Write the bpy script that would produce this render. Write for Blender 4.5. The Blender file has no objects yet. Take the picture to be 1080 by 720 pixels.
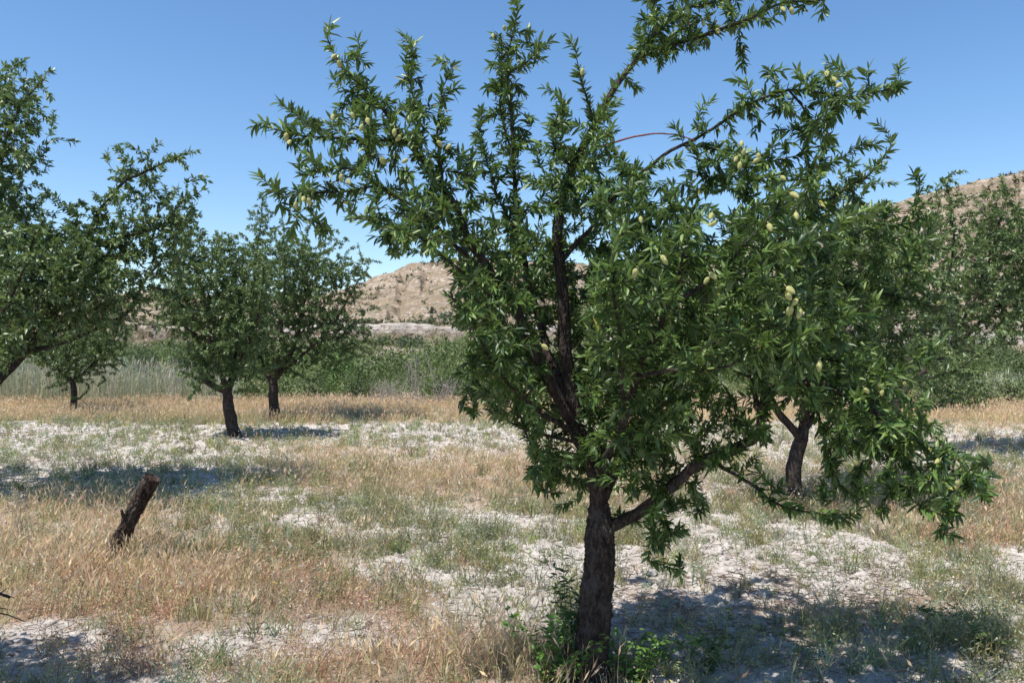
import bpy, math, random
import numpy as np
from mathutils import Vector

# ------------------------------------------------------------------ camera, sky, sun
F = 860.0          # focal length in photo pixels (1080 wide)
HY = 372.0         # horizon row
EYE = 1.6
sc = bpy.context.scene
cam_d = bpy.data.cameras.new('camera'); cam = bpy.data.objects.new('camera', cam_d)
sc.collection.objects.link(cam); sc.camera = cam
cam.location = (0, 0, EYE); cam.rotation_euler = (math.radians(90), 0, 0)
cam_d.sensor_width = 36; cam_d.lens = 36 * F / 1080
cam_d.shift_y = (HY - 360) / 1080
cam_d.clip_start = 0.05; cam_d.clip_end = 9000
SUN_EL, SUN_AZ = 65.0, -130.0       # azimuth from +Y, clockwise (negative: to the left)
w = bpy.data.worlds.new('World'); sc.world = w; w.use_nodes = True
nt = w.node_tree; bg = nt.nodes['Background']
sky = nt.nodes.new('ShaderNodeTexSky'); sky.sky_type = 'NISHITA'; sky.sun_disc = False
sky.sun_elevation = math.radians(SUN_EL); sky.sun_rotation = math.radians(SUN_AZ)
sky.altitude = 700; sky.air_density = 1.0; sky.dust_density = 0.6; sky.ozone_density = 1.0
hs = nt.nodes.new('ShaderNodeHueSaturation'); hs.inputs['Saturation'].default_value = 1.2
nt.links.new(sky.outputs[0], hs.inputs['Color']); nt.links.new(hs.outputs[0], bg.inputs[0]); bg.inputs[1].default_value = 0.133
sd = bpy.data.lights.new('sun', 'SUN'); so = bpy.data.objects.new('sun', sd); sc.collection.objects.link(so)
sd.energy = 5.0; sd.angle = math.radians(0.53); sd.color = (1.0, 0.955, 0.89)
az, el = math.radians(SUN_AZ), math.radians(SUN_EL)
sv = Vector((math.sin(az)*math.cos(el), math.cos(az)*math.cos(el), math.sin(el)))
so.rotation_euler = sv.to_track_quat('Z', 'Y').to_euler()
sc.view_settings.view_transform = 'Standard'; sc.view_settings.look = 'None'
sc.view_settings.exposure = 0.51; sc.view_settings.gamma = 1.0

# ------------------------------------------------------------------ helpers
rng = np.random.default_rng(7)
random.seed(7)

def P(px, py, Y):
    return np.array([(px-540)/F*Y, Y, EYE+(HY-py)/F*Y])

def _h(ix, iy, iz):
    n = (ix*374761393 + iy*668265263 + iz*2147483647 + 1013904223) & 0xffffffff
    n = ((n ^ (n >> 13))*1274126177) & 0xffffffff
    n = ((n ^ (n >> 16))*2246822519) & 0xffffffff
    return ((n ^ (n >> 15)) & 0xffffff)/float(0xffffff)

def noise(x, y, z=0.0, seed=0):
    x = np.asarray(x, float); y = np.asarray(y, float); z = np.zeros_like(x)+z
    x, y, z = np.broadcast_arrays(x, y, z)
    ix = np.floor(x).astype(np.int64); iy = np.floor(y).astype(np.int64); iz = np.floor(z).astype(np.int64)
    fx, fy, fz = x-ix, y-iy, z-iz
    fx = fx*fx*(3-2*fx); fy = fy*fy*(3-2*fy); fz = fz*fz*(3-2*fz)
    iz = iz+seed*57
    r = 0
    for a in (0, 1):
        for b in (0, 1):
            for c in (0, 1):
                wgt = (fx if a else 1-fx)*(fy if b else 1-fy)*(fz if c else 1-fz)
                r = r+wgt*_h(ix+a, iy+b, iz+c)
    return r

def fbm(x, y, z=0.0, o=4, seed=0):
    r = 0; a = .5; s = 1.0; t = 0
    for i in range(o):
        r = r+a*noise(np.asarray(x)*s, np.asarray(y)*s, np.asarray(z)*s, seed+i*3); t += a; a *= .5; s *= 2.03
    return r/t

def sstep(a, b, x):
    t = np.clip((x-a)/(b-a), 0, 1); return t*t*(3-2*t)

def mk_mesh(name, V, faces, attrs=None, smooth=False):
    """faces: list of int arrays (n,k); attrs: dict name -> (kind, domain, array)"""
    me = bpy.data.meshes.new(name)
    V = np.ascontiguousarray(V, dtype=np.float32)
    me.vertices.add(len(V)); me.vertices.foreach_set('co', V.ravel())
    loops = np.concatenate([f.ravel() for f in faces]).astype(np.int32)
    tot = np.concatenate([np.full(len(f), f.shape[1]) for f in faces]).astype(np.int32)
    start = np.concatenate([[0], np.cumsum(tot)[:-1]]).astype(np.int32)
    me.loops.add(len(loops)); me.loops.foreach_set('vertex_index', loops)
    me.polygons.add(len(tot)); me.polygons.foreach_set('loop_start', start)
    me.polygons.foreach_set('loop_total', tot)
    if smooth: me.polygons.foreach_set('use_smooth', np.ones(len(tot), dtype=bool))
    me.update(calc_edges=True)
    for k, (kind, dom, arr) in (attrs or {}).items():
        at = me.attributes.new(k, kind, dom)
        at.data.foreach_set('value' if kind == 'FLOAT' else 'color', np.ascontiguousarray(arr, dtype=np.float32).ravel())
    return me

def link(name, me, mat, parent=None):
    o = bpy.data.objects.new(name, me); sc.collection.objects.link(o)
    if mat: me.materials.append(mat)
    if parent:
        o.parent = parent
        if me and parent.type == 'EMPTY': o.location = -Vector(parent.location)
    return o

def thing(name, label, cat, loc, group=None):
    o = bpy.data.objects.new(name, None); sc.collection.objects.link(o)
    o.location = loc; o.empty_display_size = .2
    tag(o, label, cat, group); return o

def tag(o, label=None, cat=None, group=None, kind=None):
    if label: o['label'] = label
    if cat: o['category'] = cat
    if group: o['group'] = group
    if kind: o['kind'] = kind
    return o

# ------------------------------------------------------------------ materials
def newmat(name):
    m = bpy.data.materials.new(name); m.use_nodes = True
    return m, m.node_tree.nodes, m.node_tree.links, m.node_tree.nodes['Principled BSDF']

def ramp(N, stops):
    r = N.new('ShaderNodeValToRGB'); e = r.color_ramp.elements
    while len(e) < len(stops): e.new(0.5)
    for i, (p, c) in enumerate(stops):
        e[i].position = p; e[i].color = (*c, 1)
    return r

def leaf_material(name, stops, trans=.25, rough=.38, tcol=(.17, .27, .05), spec=.5):
    m, N, L, b = newmat(name)
    a = N.new('ShaderNodeAttribute'); a.attribute_name = 'tint'
    r = ramp(N, stops); L.new(a.outputs['Fac'], r.inputs[0])
    g = N.new('ShaderNodeNewGeometry')
    und = N.new('ShaderNodeMixRGB'); und.blend_type = 'MIX'      # underside a little paler and greyer
    und.inputs[2].default_value = (.135, .17, .09, 1)
    mu = N.new('ShaderNodeMath'); mu.operation = 'MULTIPLY'; mu.inputs[1].default_value = .18
    L.new(g.outputs['Backfacing'], mu.inputs[0]); L.new(mu.outputs[0], und.inputs[0])
    L.new(r.outputs[0], und.inputs[1]); L.new(und.outputs[0], b.inputs['Base Color'])
    b.inputs['Roughness'].default_value = rough; b.inputs['Specular IOR Level'].default_value = spec
    t = N.new('ShaderNodeBsdfTranslucent')
    tm = N.new('ShaderNodeMixRGB'); tm.inputs[0].default_value = .5
    tm.inputs[2].default_value = (*tcol, 1); L.new(r.outputs[0], tm.inputs[1]); L.new(tm.outputs[0], t.inputs[0])
    mx = N.new('ShaderNodeMixShader'); mx.inputs[0].default_value = trans
    L.new(b.outputs[0], mx.inputs[1]); L.new(t.outputs[0], mx.inputs[2])
    L.new(mx.outputs[0], N['Material Output'].inputs[0])
    return m

M_leaf = leaf_material('almond_leaf', [(0, (.014, .036, .010)), (.35, (.039, .084, .017)), (.70, (.115, .190, .038)), (.95, (.22, .30, .09)), (1, (.38, .36, .07))], rough=.44, spec=.5)
M_leaf_far = leaf_material('almond_leaf_distant', [(0, (.030, .060, .020)), (.4, (.085, .140, .042)), (.8, (.18, .25, .085)), (1, (.26, .30, .14))], rough=.42)
M_bush = leaf_material('thicket_leaf', [(0, (.045, .072, .026)), (.35, (.105, .155, .045)), (.65, (.165, .215, .068)), (.85, (.21, .235, .12)), (1, (.28, .29, .20))], rough=.6, spec=.3)
M_dark = leaf_material('tamarisk_leaf', [(0, (.026, .048, .034)), (.6, (.045, .075, .050)), (1, (.08, .11, .075))], rough=.7, spec=.2)
M_bright = leaf_material('bright_shrub_leaf', [(0, (.05, .12, .016)), (.6, (.10, .20, .028)), (1, (.16, .27, .05))], rough=.5)

def grass_material(name, trans=.5):
    m, N, L, b = newmat(name)
    a = N.new('ShaderNodeAttribute'); a.attribute_name = 'tone'
    L.new(a.outputs['Color'], b.inputs['Base Color']); b.inputs['Roughness'].default_value = .65
    b.inputs['Specular IOR Level'].default_value = .25
    t = N.new('ShaderNodeBsdfTranslucent'); L.new(a.outputs['Color'], t.inputs[0])
    mx = N.new('ShaderNodeMixShader'); mx.inputs[0].default_value = trans
    L.new(b.outputs[0], mx.inputs[1]); L.new(t.outputs[0], mx.inputs[2]); L.new(mx.outputs[0], N['Material Output'].inputs[0])
    return m
M_grass = grass_material('grass_blades')

def bark_material(name, c0, c1, c2, scale=1.0):
    m, N, L, b = newmat(name)
    tc = N.new('ShaderNodeTexCoord'); mp = N.new('ShaderNodeMapping')
    mp.inputs['Scale'].default_value = (34*scale, 34*scale, 13*scale); L.new(tc.outputs['Object'], mp.inputs[0])
    n1 = N.new('ShaderNodeTexNoise'); n1.inputs['Scale'].default_value = 1.0; n1.inputs['Detail'].default_value = 8
    n1.inputs['Roughness'].default_value = .65; n1.inputs['Distortion'].default_value = .6
    L.new(mp.outputs[0], n1.inputs[0])
    v = N.new('ShaderNodeTexVoronoi'); v.feature = 'DISTANCE_TO_EDGE'; v.inputs['Scale'].default_value = 1.4
    L.new(mp.outputs[0], v.inputs[0])
    n2 = N.new('ShaderNodeTexNoise'); n2.inputs['Scale'].default_value = 9*scale; n2.inputs['Detail'].default_value = 3
    L.new(tc.outputs['Object'], n2.inputs[0])
    r = ramp(N, [(.36, c0), (.50, c1), (.64, c2)]); L.new(n1.outputs[0], r.inputs[0])
    g = N.new('ShaderNodeMixRGB'); g.inputs[2].default_value = (*[k*.9+.05 for k in c1], 1)
    r2 = ramp(N, [(.52, (0, 0, 0)), (.68, (.7, .7, .7))]); L.new(n2.outputs[0], r2.inputs[0])
    L.new(r2.outputs[0], g.inputs[0]); L.new(r.outputs[0], g.inputs[1])
    L.new(g.outputs[0], b.inputs['Base Color']); b.inputs['Roughness'].default_value = .9
    b.inputs['Specular IOR Level'].default_value = .15
    ad = N.new('ShaderNodeMath'); ad.operation = 'MULTIPLY_ADD'; ad.inputs[1].default_value = 1.2
    mn = N.new('ShaderNodeMath'); mn.operation = 'MINIMUM'; mn.inputs[1].default_value = .22
    L.new(v.outputs[0], mn.inputs[0]); L.new(mn.outputs[0], ad.inputs[0]); L.new(n1.outputs[0], ad.inputs[2])
    bp = N.new('ShaderNodeBump'); bp.inputs['Strength'].default_value = 1; bp.inputs['Distance'].default_value = .022/scale
    L.new(ad.outputs[0], bp.inputs['Height']); L.new(bp.outputs[0], b.inputs['Normal'])
    return m
M_bark = bark_material('almond_bark', (.026, .019, .016), (.125, .092, .078), (.32, .25, .21))
M_twig = bark_material('almond_branch_bark', (.022, .017, .015), (.045, .035, .030), (.10, .075, .06), 1.5)
M_red = bark_material('young_red_shoot', (.14, .035, .02), (.22, .06, .035), (.3, .1, .06), 2)
M_dead = bark_material('dead_stump_bark', (.022, .015, .012), (.06, .042, .034), (.13, .095, .075), 1.0)
M_cut = bark_material('weathered_cut_wood', (.025, .017, .014), (.06, .038, .03), (.10, .07, .055), 1.2)
M_grey = bark_material('bleached_dead_twigs', (.25, .22, .19), (.36, .32, .28), (.45, .41, .37), 1)

def almond_mat():
    m, N, L, b = newmat('almond_hull')
    tc = N.new('ShaderNodeTexCoord'); n = N.new('ShaderNodeTexNoise'); n.inputs['Scale'].default_value = 40
    L.new(tc.outputs['Object'], n.inputs[0])
    r = ramp(N, [(.3, (.25, .26, .08)), (.6, (.34, .33, .12)), (.8, (.42, .35, .14))]); L.new(n.outputs[0], r.inputs[0])
    L.new(r.outputs[0], b.inputs['Base Color']); b.inputs['Roughness'].default_value = .85
    b.inputs['Sheen Weight'].default_value = .08
    return m
M_almond = almond_mat()

def soil_mat():
    m, N, L, b = newmat('pale_marl_soil')
    tc = N.new('ShaderNodeTexCoord')
    a = N.new('ShaderNodeAttribute'); a.attribute_name = 'thatch'
    n1 = N.new('ShaderNodeTexNoise'); n1.inputs['Scale'].default_value = 9; n1.inputs['Detail'].default_value = 8; n1.inputs['Roughness'].default_value = .72
    n2 = N.new('ShaderNodeTexNoise'); n2.inputs['Scale'].default_value = 48; n2.inputs['Detail'].default_value = 5; n2.inputs['Roughness'].default_value = .7
    n3 = N.new('ShaderNodeTexNoise'); n3.inputs['Scale'].default_value = 1.1; n3.inputs['Detail'].default_value = 4
    for n in (n1, n2, n3): L.new(tc.outputs['Object'], n.inputs[0])
    soil = ramp(N, [(.32, (.17, .14, .118)), (.43, (.41, .365, .32)), (.60, (.60, .55, .495))]); L.new(n1.outputs[0], soil.inputs[0])
    th = ramp(N, [(.35, (.12, .082, .056)), (.5, (.30, .215, .15)), (.65, (.46, .345, .24))]); L.new(n2.outputs[0], th.inputs[0])
    f = N.new('ShaderNodeMath'); f.operation = 'MULTIPLY_ADD'; f.inputs[1].default_value = 1.5; f.inputs[2].default_value = -.75
    L.new(n2.outputs[0], f.inputs[0])
    f2 = N.new('ShaderNodeMath'); f2.operation = 'ADD'; f2.use_clamp = True
    L.new(a.outputs['Fac'], f2.inputs[0]); L.new(f.outputs[0], f2.inputs[1])
    mr = N.new('ShaderNodeMapRange'); mr.inputs['From Min'].default_value = .25; mr.inputs['From Max'].default_value = .6
    L.new(f2.outputs[0], mr.inputs[0])
    mx = N.new('ShaderNodeMixRGB'); L.new(mr.outputs[0], mx.inputs[0]); L.new(soil.outputs[0], mx.inputs[1]); L.new(th.outputs[0], mx.inputs[2])
    L.new(mx.outputs[0], b.inputs['Base Color']); b.inputs['Roughness'].default_value = .95; b.inputs['Specular IOR Level'].default_value = .1
    bp = N.new('ShaderNodeBump'); bp.inputs['Strength'].default_value = .9; bp.inputs['Distance'].default_value = .05
    L.new(n1.outputs[0], bp.inputs['Height'])
    bp2 = N.new('ShaderNodeBump'); bp2.inputs['Strength'].default_value = .8; bp2.inputs['Distance'].default_value = .012
    L.new(n2.outputs[0], bp2.inputs['Height']); L.new(bp.outputs[0], bp2.inputs['Normal']); L.new(bp2.outputs[0], b.inputs['Normal'])
    return m
M_soil = soil_mat()

def hill_mat():
    m, N, L, b = newmat('dry_hillside')
    tc = N.new('ShaderNodeTexCoord'); g = N.new('ShaderNodeNewGeometry')
    n1 = N.new('ShaderNodeTexNoise'); n1.inputs['Scale'].default_value = .06; n1.inputs['Detail'].default_value = 9; n1.inputs['Roughness'].default_value = .7
    n2 = N.new('ShaderNodeTexNoise'); n2.inputs['Scale'].default_value = .55; n2.inputs['Detail'].default_value = 6; n2.inputs['Roughness'].default_value = .7
    mp = N.new('ShaderNodeMapping'); mp.inputs['Scale'].default_value = (.015, .015, .9); L.new(tc.outputs['Object'], mp.inputs[0])
    n3 = N.new('ShaderNodeTexNoise'); n3.inputs['Scale'].default_value = 1; n3.inputs['Detail'].default_value = 6; L.new(mp.outputs[0], n3.inputs[0])
    for n in (n1, n2): L.new(tc.outputs['Object'], n.inputs[0])
    base = ramp(N, [(.36, (.135, .11, .07)), (.46, (.245, .19, .13)), (.54, (.325, .25, .17)), (.63, (.18, .155, .095))])
    L.new(n1.outputs[0], base.inputs[0])
    rk = ramp(N, [(.50, (0, 0, 0)), (.57, (1, 1, 1))]); L.new(n2.outputs[0], rk.inputs[0])
    st = ramp(N, [(.40, (.25, .25, .25)), (.60, (1, 1, 1))]); L.new(n3.outputs[0], st.inputs[0])
    ml = N.new('ShaderNodeMixRGB'); ml.blend_type = 'MULTIPLY'; ml.inputs[0].default_value = 1
    L.new(rk.outputs[0], ml.inputs[1]); L.new(st.outputs[0], ml.inputs[2])
    mx = N.new('ShaderNodeMixRGB'); mx.inputs[2].default_value = (.50, .43, .37, 1)
    L.new(ml.outputs[0], mx.inputs[0]); L.new(base.outputs[0], mx.inputs[1])
    # bare pale rock on the cliff band (per-vertex mask of where the rock lies)
    a = N.new('ShaderNodeAttribute'); a.attribute_name = 'rock'
    cr = ramp(N, [(.34, (.24, .195, .16)), (.46, (.46, .405, .355)), (.62, (.60, .55, .495))]); L.new(n2.outputs[0], cr.inputs[0])
    cs_ = ramp(N, [(.42, (.62, .56, .50)), (.52, (1, 1, 1))]); L.new(n3.outputs[0], cs_.inputs[0])
    cm = N.new('ShaderNodeMixRGB'); cm.blend_type = 'MULTIPLY'; cm.inputs[0].default_value = 1
    L.new(cr.outputs[0], cm.inputs[1]); L.new(cs_.outputs[0], cm.inputs[2])
    m2 = N.new('ShaderNodeMixRGB'); L.new(a.outputs['Fac'], m2.inputs[0]); L.new(mx.outputs[0], m2.inputs[1]); L.new(cm.outputs[0], m2.inputs[2])
    L.new(m2.outputs[0], b.inputs['Base Color']); b.inputs['Roughness'].default_value = 1; b.inputs['Specular IOR Level'].default_value = .05
    bp = N.new('ShaderNodeBump'); bp.inputs['Distance'].default_value = 1.6; bp.inputs['Strength'].default_value = 1
    L.new(n2.outputs[0], bp.inputs['Height']); L.new(bp.outputs[0], b.inputs['Normal'])
    return m
M_hill = hill_mat()

# ------------------------------------------------------------------ ground zones (as seen on the ground, converted from photo rows/columns)
def topx(x, y):
    y = np.maximum(y, .5)
    return 540+F*x/y, HY+F*EYE/y

def blobs(px, py, lst):
    r = np.zeros_like(px)
    for cx, cy, rx, ry, a in lst:
        q = ((px-cx)/rx)**2+((py-cy)/ry)**2
        r = r+a*np.exp(-q*q*.7)
    return r

Z_barley = [(420, 492, 190, 26, 1.0), (120, 437, 330, 9, 1.2), (620, 436, 900, 10, 1.0), (60, 570, 140, 50, 1.1), (250, 575, 130, 40, .55),
            (430, 520, 220, 25, .45), (280, 640, 180, 35, .55), (600, 500, 110, 35, .7), (980, 545, 150, 35, .9), (760, 500, 90, 25, .5),
            (1050, 440, 140, 14, .8), (160, 620, 90, 30, .5), (400, 700, 160, 30, .45), (560, 710, 70, 30, .9), (-250, 600, 200, 140, .8), (1300, 560, 180, 60, .6)]
Z_red = [(90, 620, 200, 32, 1.0), (230, 650, 190, 42, .9), (350, 628, 110, 30, .8), (420, 700, 170, 36, .9), (120, 705, 130, 30, .5), (380, 508, 180, 14, .4),
         (560, 480, 90, 20, .4), (940, 535, 150, 40, .7), (1040, 560, 120, 30, .6), (380, 436, 60, 6, .9), (250, 590, 160, 24, .5), (-200, 660, 200, 80, .8), (1000, 470, 130, 10, .5)]
Z_green = [(430, 580, 210, 65, .9), (230, 520, 200, 35, .7), (300, 560, 120, 40, .6), (600, 590, 120, 60, .55), (500, 460, 140, 22, .5), (120, 475, 220, 30, .5),
           (860, 500, 240, 40, .65), (1040, 650, 90, 70, .85), (760, 560, 150, 30, .6), (900, 560, 120, 40, .4), (1000, 510, 160, 30, .6), (600, 700, 90, 26, .9), (800, 710, 140, 18, .3),
           (480, 640, 120, 30, .5), (40, 600, 80, 30, .3), (150, 447, 160, 8, .9), (350, 466, 90, 10, .7), (950, 690, 80, 40, .5), (1280, 600, 200, 120, .6)]
Z_bare = [(110, 655, 75, 10, 1.0), (10, 688, 70, 14, 1.0), (330, 680, 80, 16, 1.1), (480, 605, 60, 12, .4), (560, 625, 70, 26, .6), (90, 458, 260, 10, 1.0), (430, 459, 160, 9, .9),
          (110, 505, 190, 22, .7), (520, 475, 90, 14, .7), (760, 600, 200, 34, .8), (900, 610, 160, 22, .8), (980, 690, 130, 24, .8), (330, 530, 40, 14, .6), (480, 560, 30, 8, .5),
          (700, 680, 130, 40, .6), (250, 535, 80, 14, .5), (1010, 480, 120, 12, .5), (90, 480, 200, 12, .5), (800, 560, 120, 20, .6)]
Z_litter = [(830, 622, 160, 26, 1.2), (760, 680, 190, 34, 1.3), (720, 600, 90, 16, .5), (600, 530, 100, 12, .8), (960, 640, 60, 18, .5), (900, 655, 90, 20, .5)]

def zones(x, y):
    px, py = topx(x, y)
    wx = (fbm(x*1.1, y*1.1, 3.3, 3)-.5); wy = (fbm(x*1.1, y*1.1, 9.3, 3)-.5)
    x2, y2 = x+wx*1.2, np.maximum(y+wy*np.minimum(1.4, y*.16), .5)
    px, py = topx(x2, y2)
    return tuple(blobs(px, py, z) for z in (Z_barley, Z_red, Z_green, Z_bare, Z_litter))

def ground_h(x, y):
    r = np.hypot(x, y)
    near = np.exp(-(r/40)**4)
    h = (fbm(x*.45, y*.45, 1.1, 3)-.5)*.07*near
    c = fbm(x*3.0, y*3.0, 2.2, 5)
    h = h+(np.abs(c-.5)*2)**.8*.075*near*(.35+.65*sstep(.35, .6, fbm(x*.9, y*.9, 5.5, 2)))-.01*near
    h = h+(fbm(x*14, y*14, 7.7, 3)-.5)*.022*near
    # valley floor beyond the terrace edge
    h = h-1.6*sstep(30, 60, r)+(fbm(x*.05, y*.05, 4.4, 3)-.5)*1.0*sstep(40, 80, r)*(1-sstep(200, 500, r))
    return h

def build_ground():
    deg = math.pi/180
    azs = np.concatenate([np.linspace(-180, -50, 50)[:-1], np.linspace(-50, 50, 900), np.linspace(50, 180, 50)[1:-1]])*deg
    rr = np.concatenate([np.geomspace(.3, 3, 24)[:-1], np.geomspace(3, 30, 620)[:-1], np.geomspace(30, 5000, 150)])
    A, R = np.meshgrid(azs, rr)
    X, Y = R*np.sin(A), R*np.cos(A)
    Z = ground_h(X, Y)
    n, k = R.shape
    V = np.stack([X, Y, Z], -1).reshape(-1, 3)
    i = np.arange(n-1)[:, None]; j = np.arange(k)[None]; j2 = (j+1) % k
    Fq = np.stack([i*k+j, i*k+j2, (i+1)*k+j2, (i+1)*k+j], -1).reshape(-1, 4)
    V = np.vstack([V, [[0, 0, float(ground_h(np.array([0.]), np.array([0.]))[0])]]]); c = len(V)-1
    Ft = np.stack([np.full(k, c), (np.arange(k)+1) % k, np.arange(k)], -1)
    x, y = V[:, 0], V[:, 1]
    ba, re, gr, bare, li = zones(x, np.maximum(y, .5))
    nz = fbm(x*2.2, y*2.2, 6.6, 4)
    th = .60*np.clip(ba*.7+re*.7+gr*.10+li*1.05, 0, 1)-.55*bare+(nz-.5)*.9
    th = np.where(np.hypot(x, y) > 30, 1.0+(nz-.5)*.6, th)
    th = np.where((y > 23.5) & (np.hypot(x, y) <= 30), .75+(nz-.5)*.8, th)
    th = np.where(y < 1.5, .2+(nz-.5), th)
    me = mk_mesh('ground', V, [Fq[:, ::-1], Ft[:, ::-1]], {'thatch': ('FLOAT', 'POINT', th)}, smooth=True)
    o = link('ground', me, M_soil); tag(o, kind='structure')
build_ground()

# ------------------------------------------------------------------ hills
RX = np.array([-900, -300, 0, 90, 165, 230, 330, 385, 432, 500, 600, 690, 745, 850, 940, 1010, 1080, 1300, 1700, 2200])
RY = np.array([335, 330, 324, 316, 303, 312, 312, 296, 279, 270, 280, 285, 266, 245, 214, 194, 179, 150, 170, 260])
def ridge_d(px): return np.interp(px, [-900, 300, 600, 1000, 2200], [420, 380, 340, 270, 260])
def cliff_d(px): return np.interp(px, [-900, 200, 500, 800, 2200], [170, 165, 160, 150, 150])

def hill_height(px, d, x, y):
    rd = ridge_d(px); ry = np.interp(px, RX, RY)
    ry = ry+(fbm(px*.025, px*0+.3, 0, 3, 5)-.5)*7
    H = EYE+(HY-ry)/F*rd                     # ridge height above datum
    cd = cliff_d(px)+(fbm(x*.06, y*.06, .5, 3)-.5)*14
    base = -2.2
    t = np.clip((d-(cd+4))/(rd-cd-4), 0, None)
    slope = np.where(t < 1, .22*t+.78*sstep(0, 1.04, t)**1.15, 1-(t-1)*.9)
    z0 = 7.2+(fbm(x*.035, x*0, 8.5, 4)-.5)*4.2
    foot = base+(z0-base)*(.60*sstep(cd-45, cd-2, d)+.40*sstep(cd-1.2, cd+1.2, d))
    z = np.where(d < cd+4, foot, z0+(H-z0)*slope)
    # strata: small terraces
    k = 5.0
    fz = (z+3*fbm(x*.02, y*.02, 1.5, 2))/k
    st = (np.floor(fz)+sstep(.55, .95, fz-np.floor(fz)))*k-3*fbm(x*.02, y*.02, 1.5, 2)
    up = sstep(cd+5, cd+30, d)
    z = z+(st-z)*.45*up
    z = z+(fbm(x*.09, y*.09, 2.5, 5)-.5)*2.4*up+(fbm(x*.4, y*.4, 2.5, 4)-.5)*.9*sstep(cd-30, cd+2, d)
    gl = 1-np.clip(np.abs(fbm(px*.018+5, d*.006, 3.5, 4)-.5)/.05, 0, 1)
    z = z-gl*3.2*up*sstep(1.0, .75, t)
    rock = sstep(200, 330, px)*sstep(1.5, .3, np.abs(d-cd)-1.4)*sstep(.30, .40, fbm(x*.12, y*.12, z*.2, 4)+.08)
    return z, rock

def build_hills():
    pxs = np.concatenate([np.linspace(-900, -60, 120)[:-1], np.linspace(-60, 1140, 1000), np.linspace(1140, 2200, 150)[1:]])
    ts = np.concatenate([np.linspace(105, 150, 30)[:-1], np.linspace(150, 185, 70)[:-1], np.linspace(185, 450, 330)])
    PX, D = np.meshgrid(pxs, ts)
    X = (PX-540)/F*D; Y = D
    Z, rock = hill_height(PX, D, X, Y)
    n, k = Z.shape
    V = np.stack([X, Y, Z], -1).reshape(-1, 3)
    i = np.arange(n-1)[:, None]; j = np.arange(k-1)[None]
    Fq = np.stack([i*k+j, i*k+j+1, (i+1)*k+j+1, (i+1)*k+j], -1).reshape(-1, 4)
    o = link('hills', mk_mesh('hills', V, [Fq], {'rock': ('FLOAT', 'POINT', rock.ravel())}, smooth=True), M_hill)
    tag(o, kind='structure')
build_hills()

# ------------------------------------------------------------------ leaf / card builders
def unit(v): return v/np.maximum(np.linalg.norm(v, axis=-1, keepdims=True), 1e-9)

def leaf_arrays(B, D, Ln, tint, detail=True, wr=.25, updir=None):
    """lance-shaped folded leaves. B base, D direction, Ln length"""
    n = len(B); D = unit(D)
    up = np.array([0, 0, 1.0])+rng.normal(0, .55, (n, 3))
    if updir is not None: up = updir+rng.normal(0, .45, (n, 3))
    S = unit(np.cross(D, up)); Nn = np.cross(S, D)
    Ln = Ln[:, None]; Wd = Ln*wr*rng.uniform(.8, 1.15, (n, 1))
    bend = rng.uniform(-.10, .42, (n, 1))
    def pt(t, s):     # t along, s side in half widths
        return B+D*Ln*t-Nn*(bend*Ln*t*t)+S*(Wd*.5*s)+Nn*(Wd*.22*abs(s))
    if detail:
        Vs = [pt(0, 0), pt(.32, 1), pt(.32, 0), pt(.32, -1), pt(.68, .82), pt(.68, 0), pt(.68, -.82), pt(1, 0)]
        V = np.stack(Vs, 1).reshape(-1, 3); b = (np.arange(n)*8)[:, None]
        T = np.concatenate([b+np.array(f) for f in ([0, 3, 2], [0, 2, 1], [4, 5, 7], [5, 6, 7])])
        Q = np.concatenate([b+np.array(f) for f in ([1, 2, 5, 4], [2, 3, 6, 5])])
        return V, T[:, ::-1], Q[:, ::-1], np.tile(tint, 4), np.tile(tint, 2)
    Vs = [pt(0, 0), pt(.45, 1), pt(.5, 0), pt(.45, -1), pt(1, 0)]
    V = np.stack(Vs, 1).reshape(-1, 3); b = (np.arange(n)*5)[:, None]
    Q = np.concatenate([b+np.array(f) for f in ([0, 2, 4, 1], [0, 3, 4, 2])])
    return V, np.zeros((0, 3), int), Q, np.zeros(0), np.tile(tint, 2)

def leaf_object(name, B, D, Ln, tint, mat, parent, detail=True, wr=.25, updir=None):
    V, T, Q, t1, t2 = leaf_arrays(B, D, Ln, tint, detail, wr, updir)
    fs, tt = [], []
    if len(T): fs.append(T); tt.append(t1)
    fs.append(Q); tt.append(t2)
    me = mk_mesh(name, V, fs, {'tint': ('FLOAT', 'FACE', np.concatenate(tt))})
    return link(name, me, mat, parent)

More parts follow.
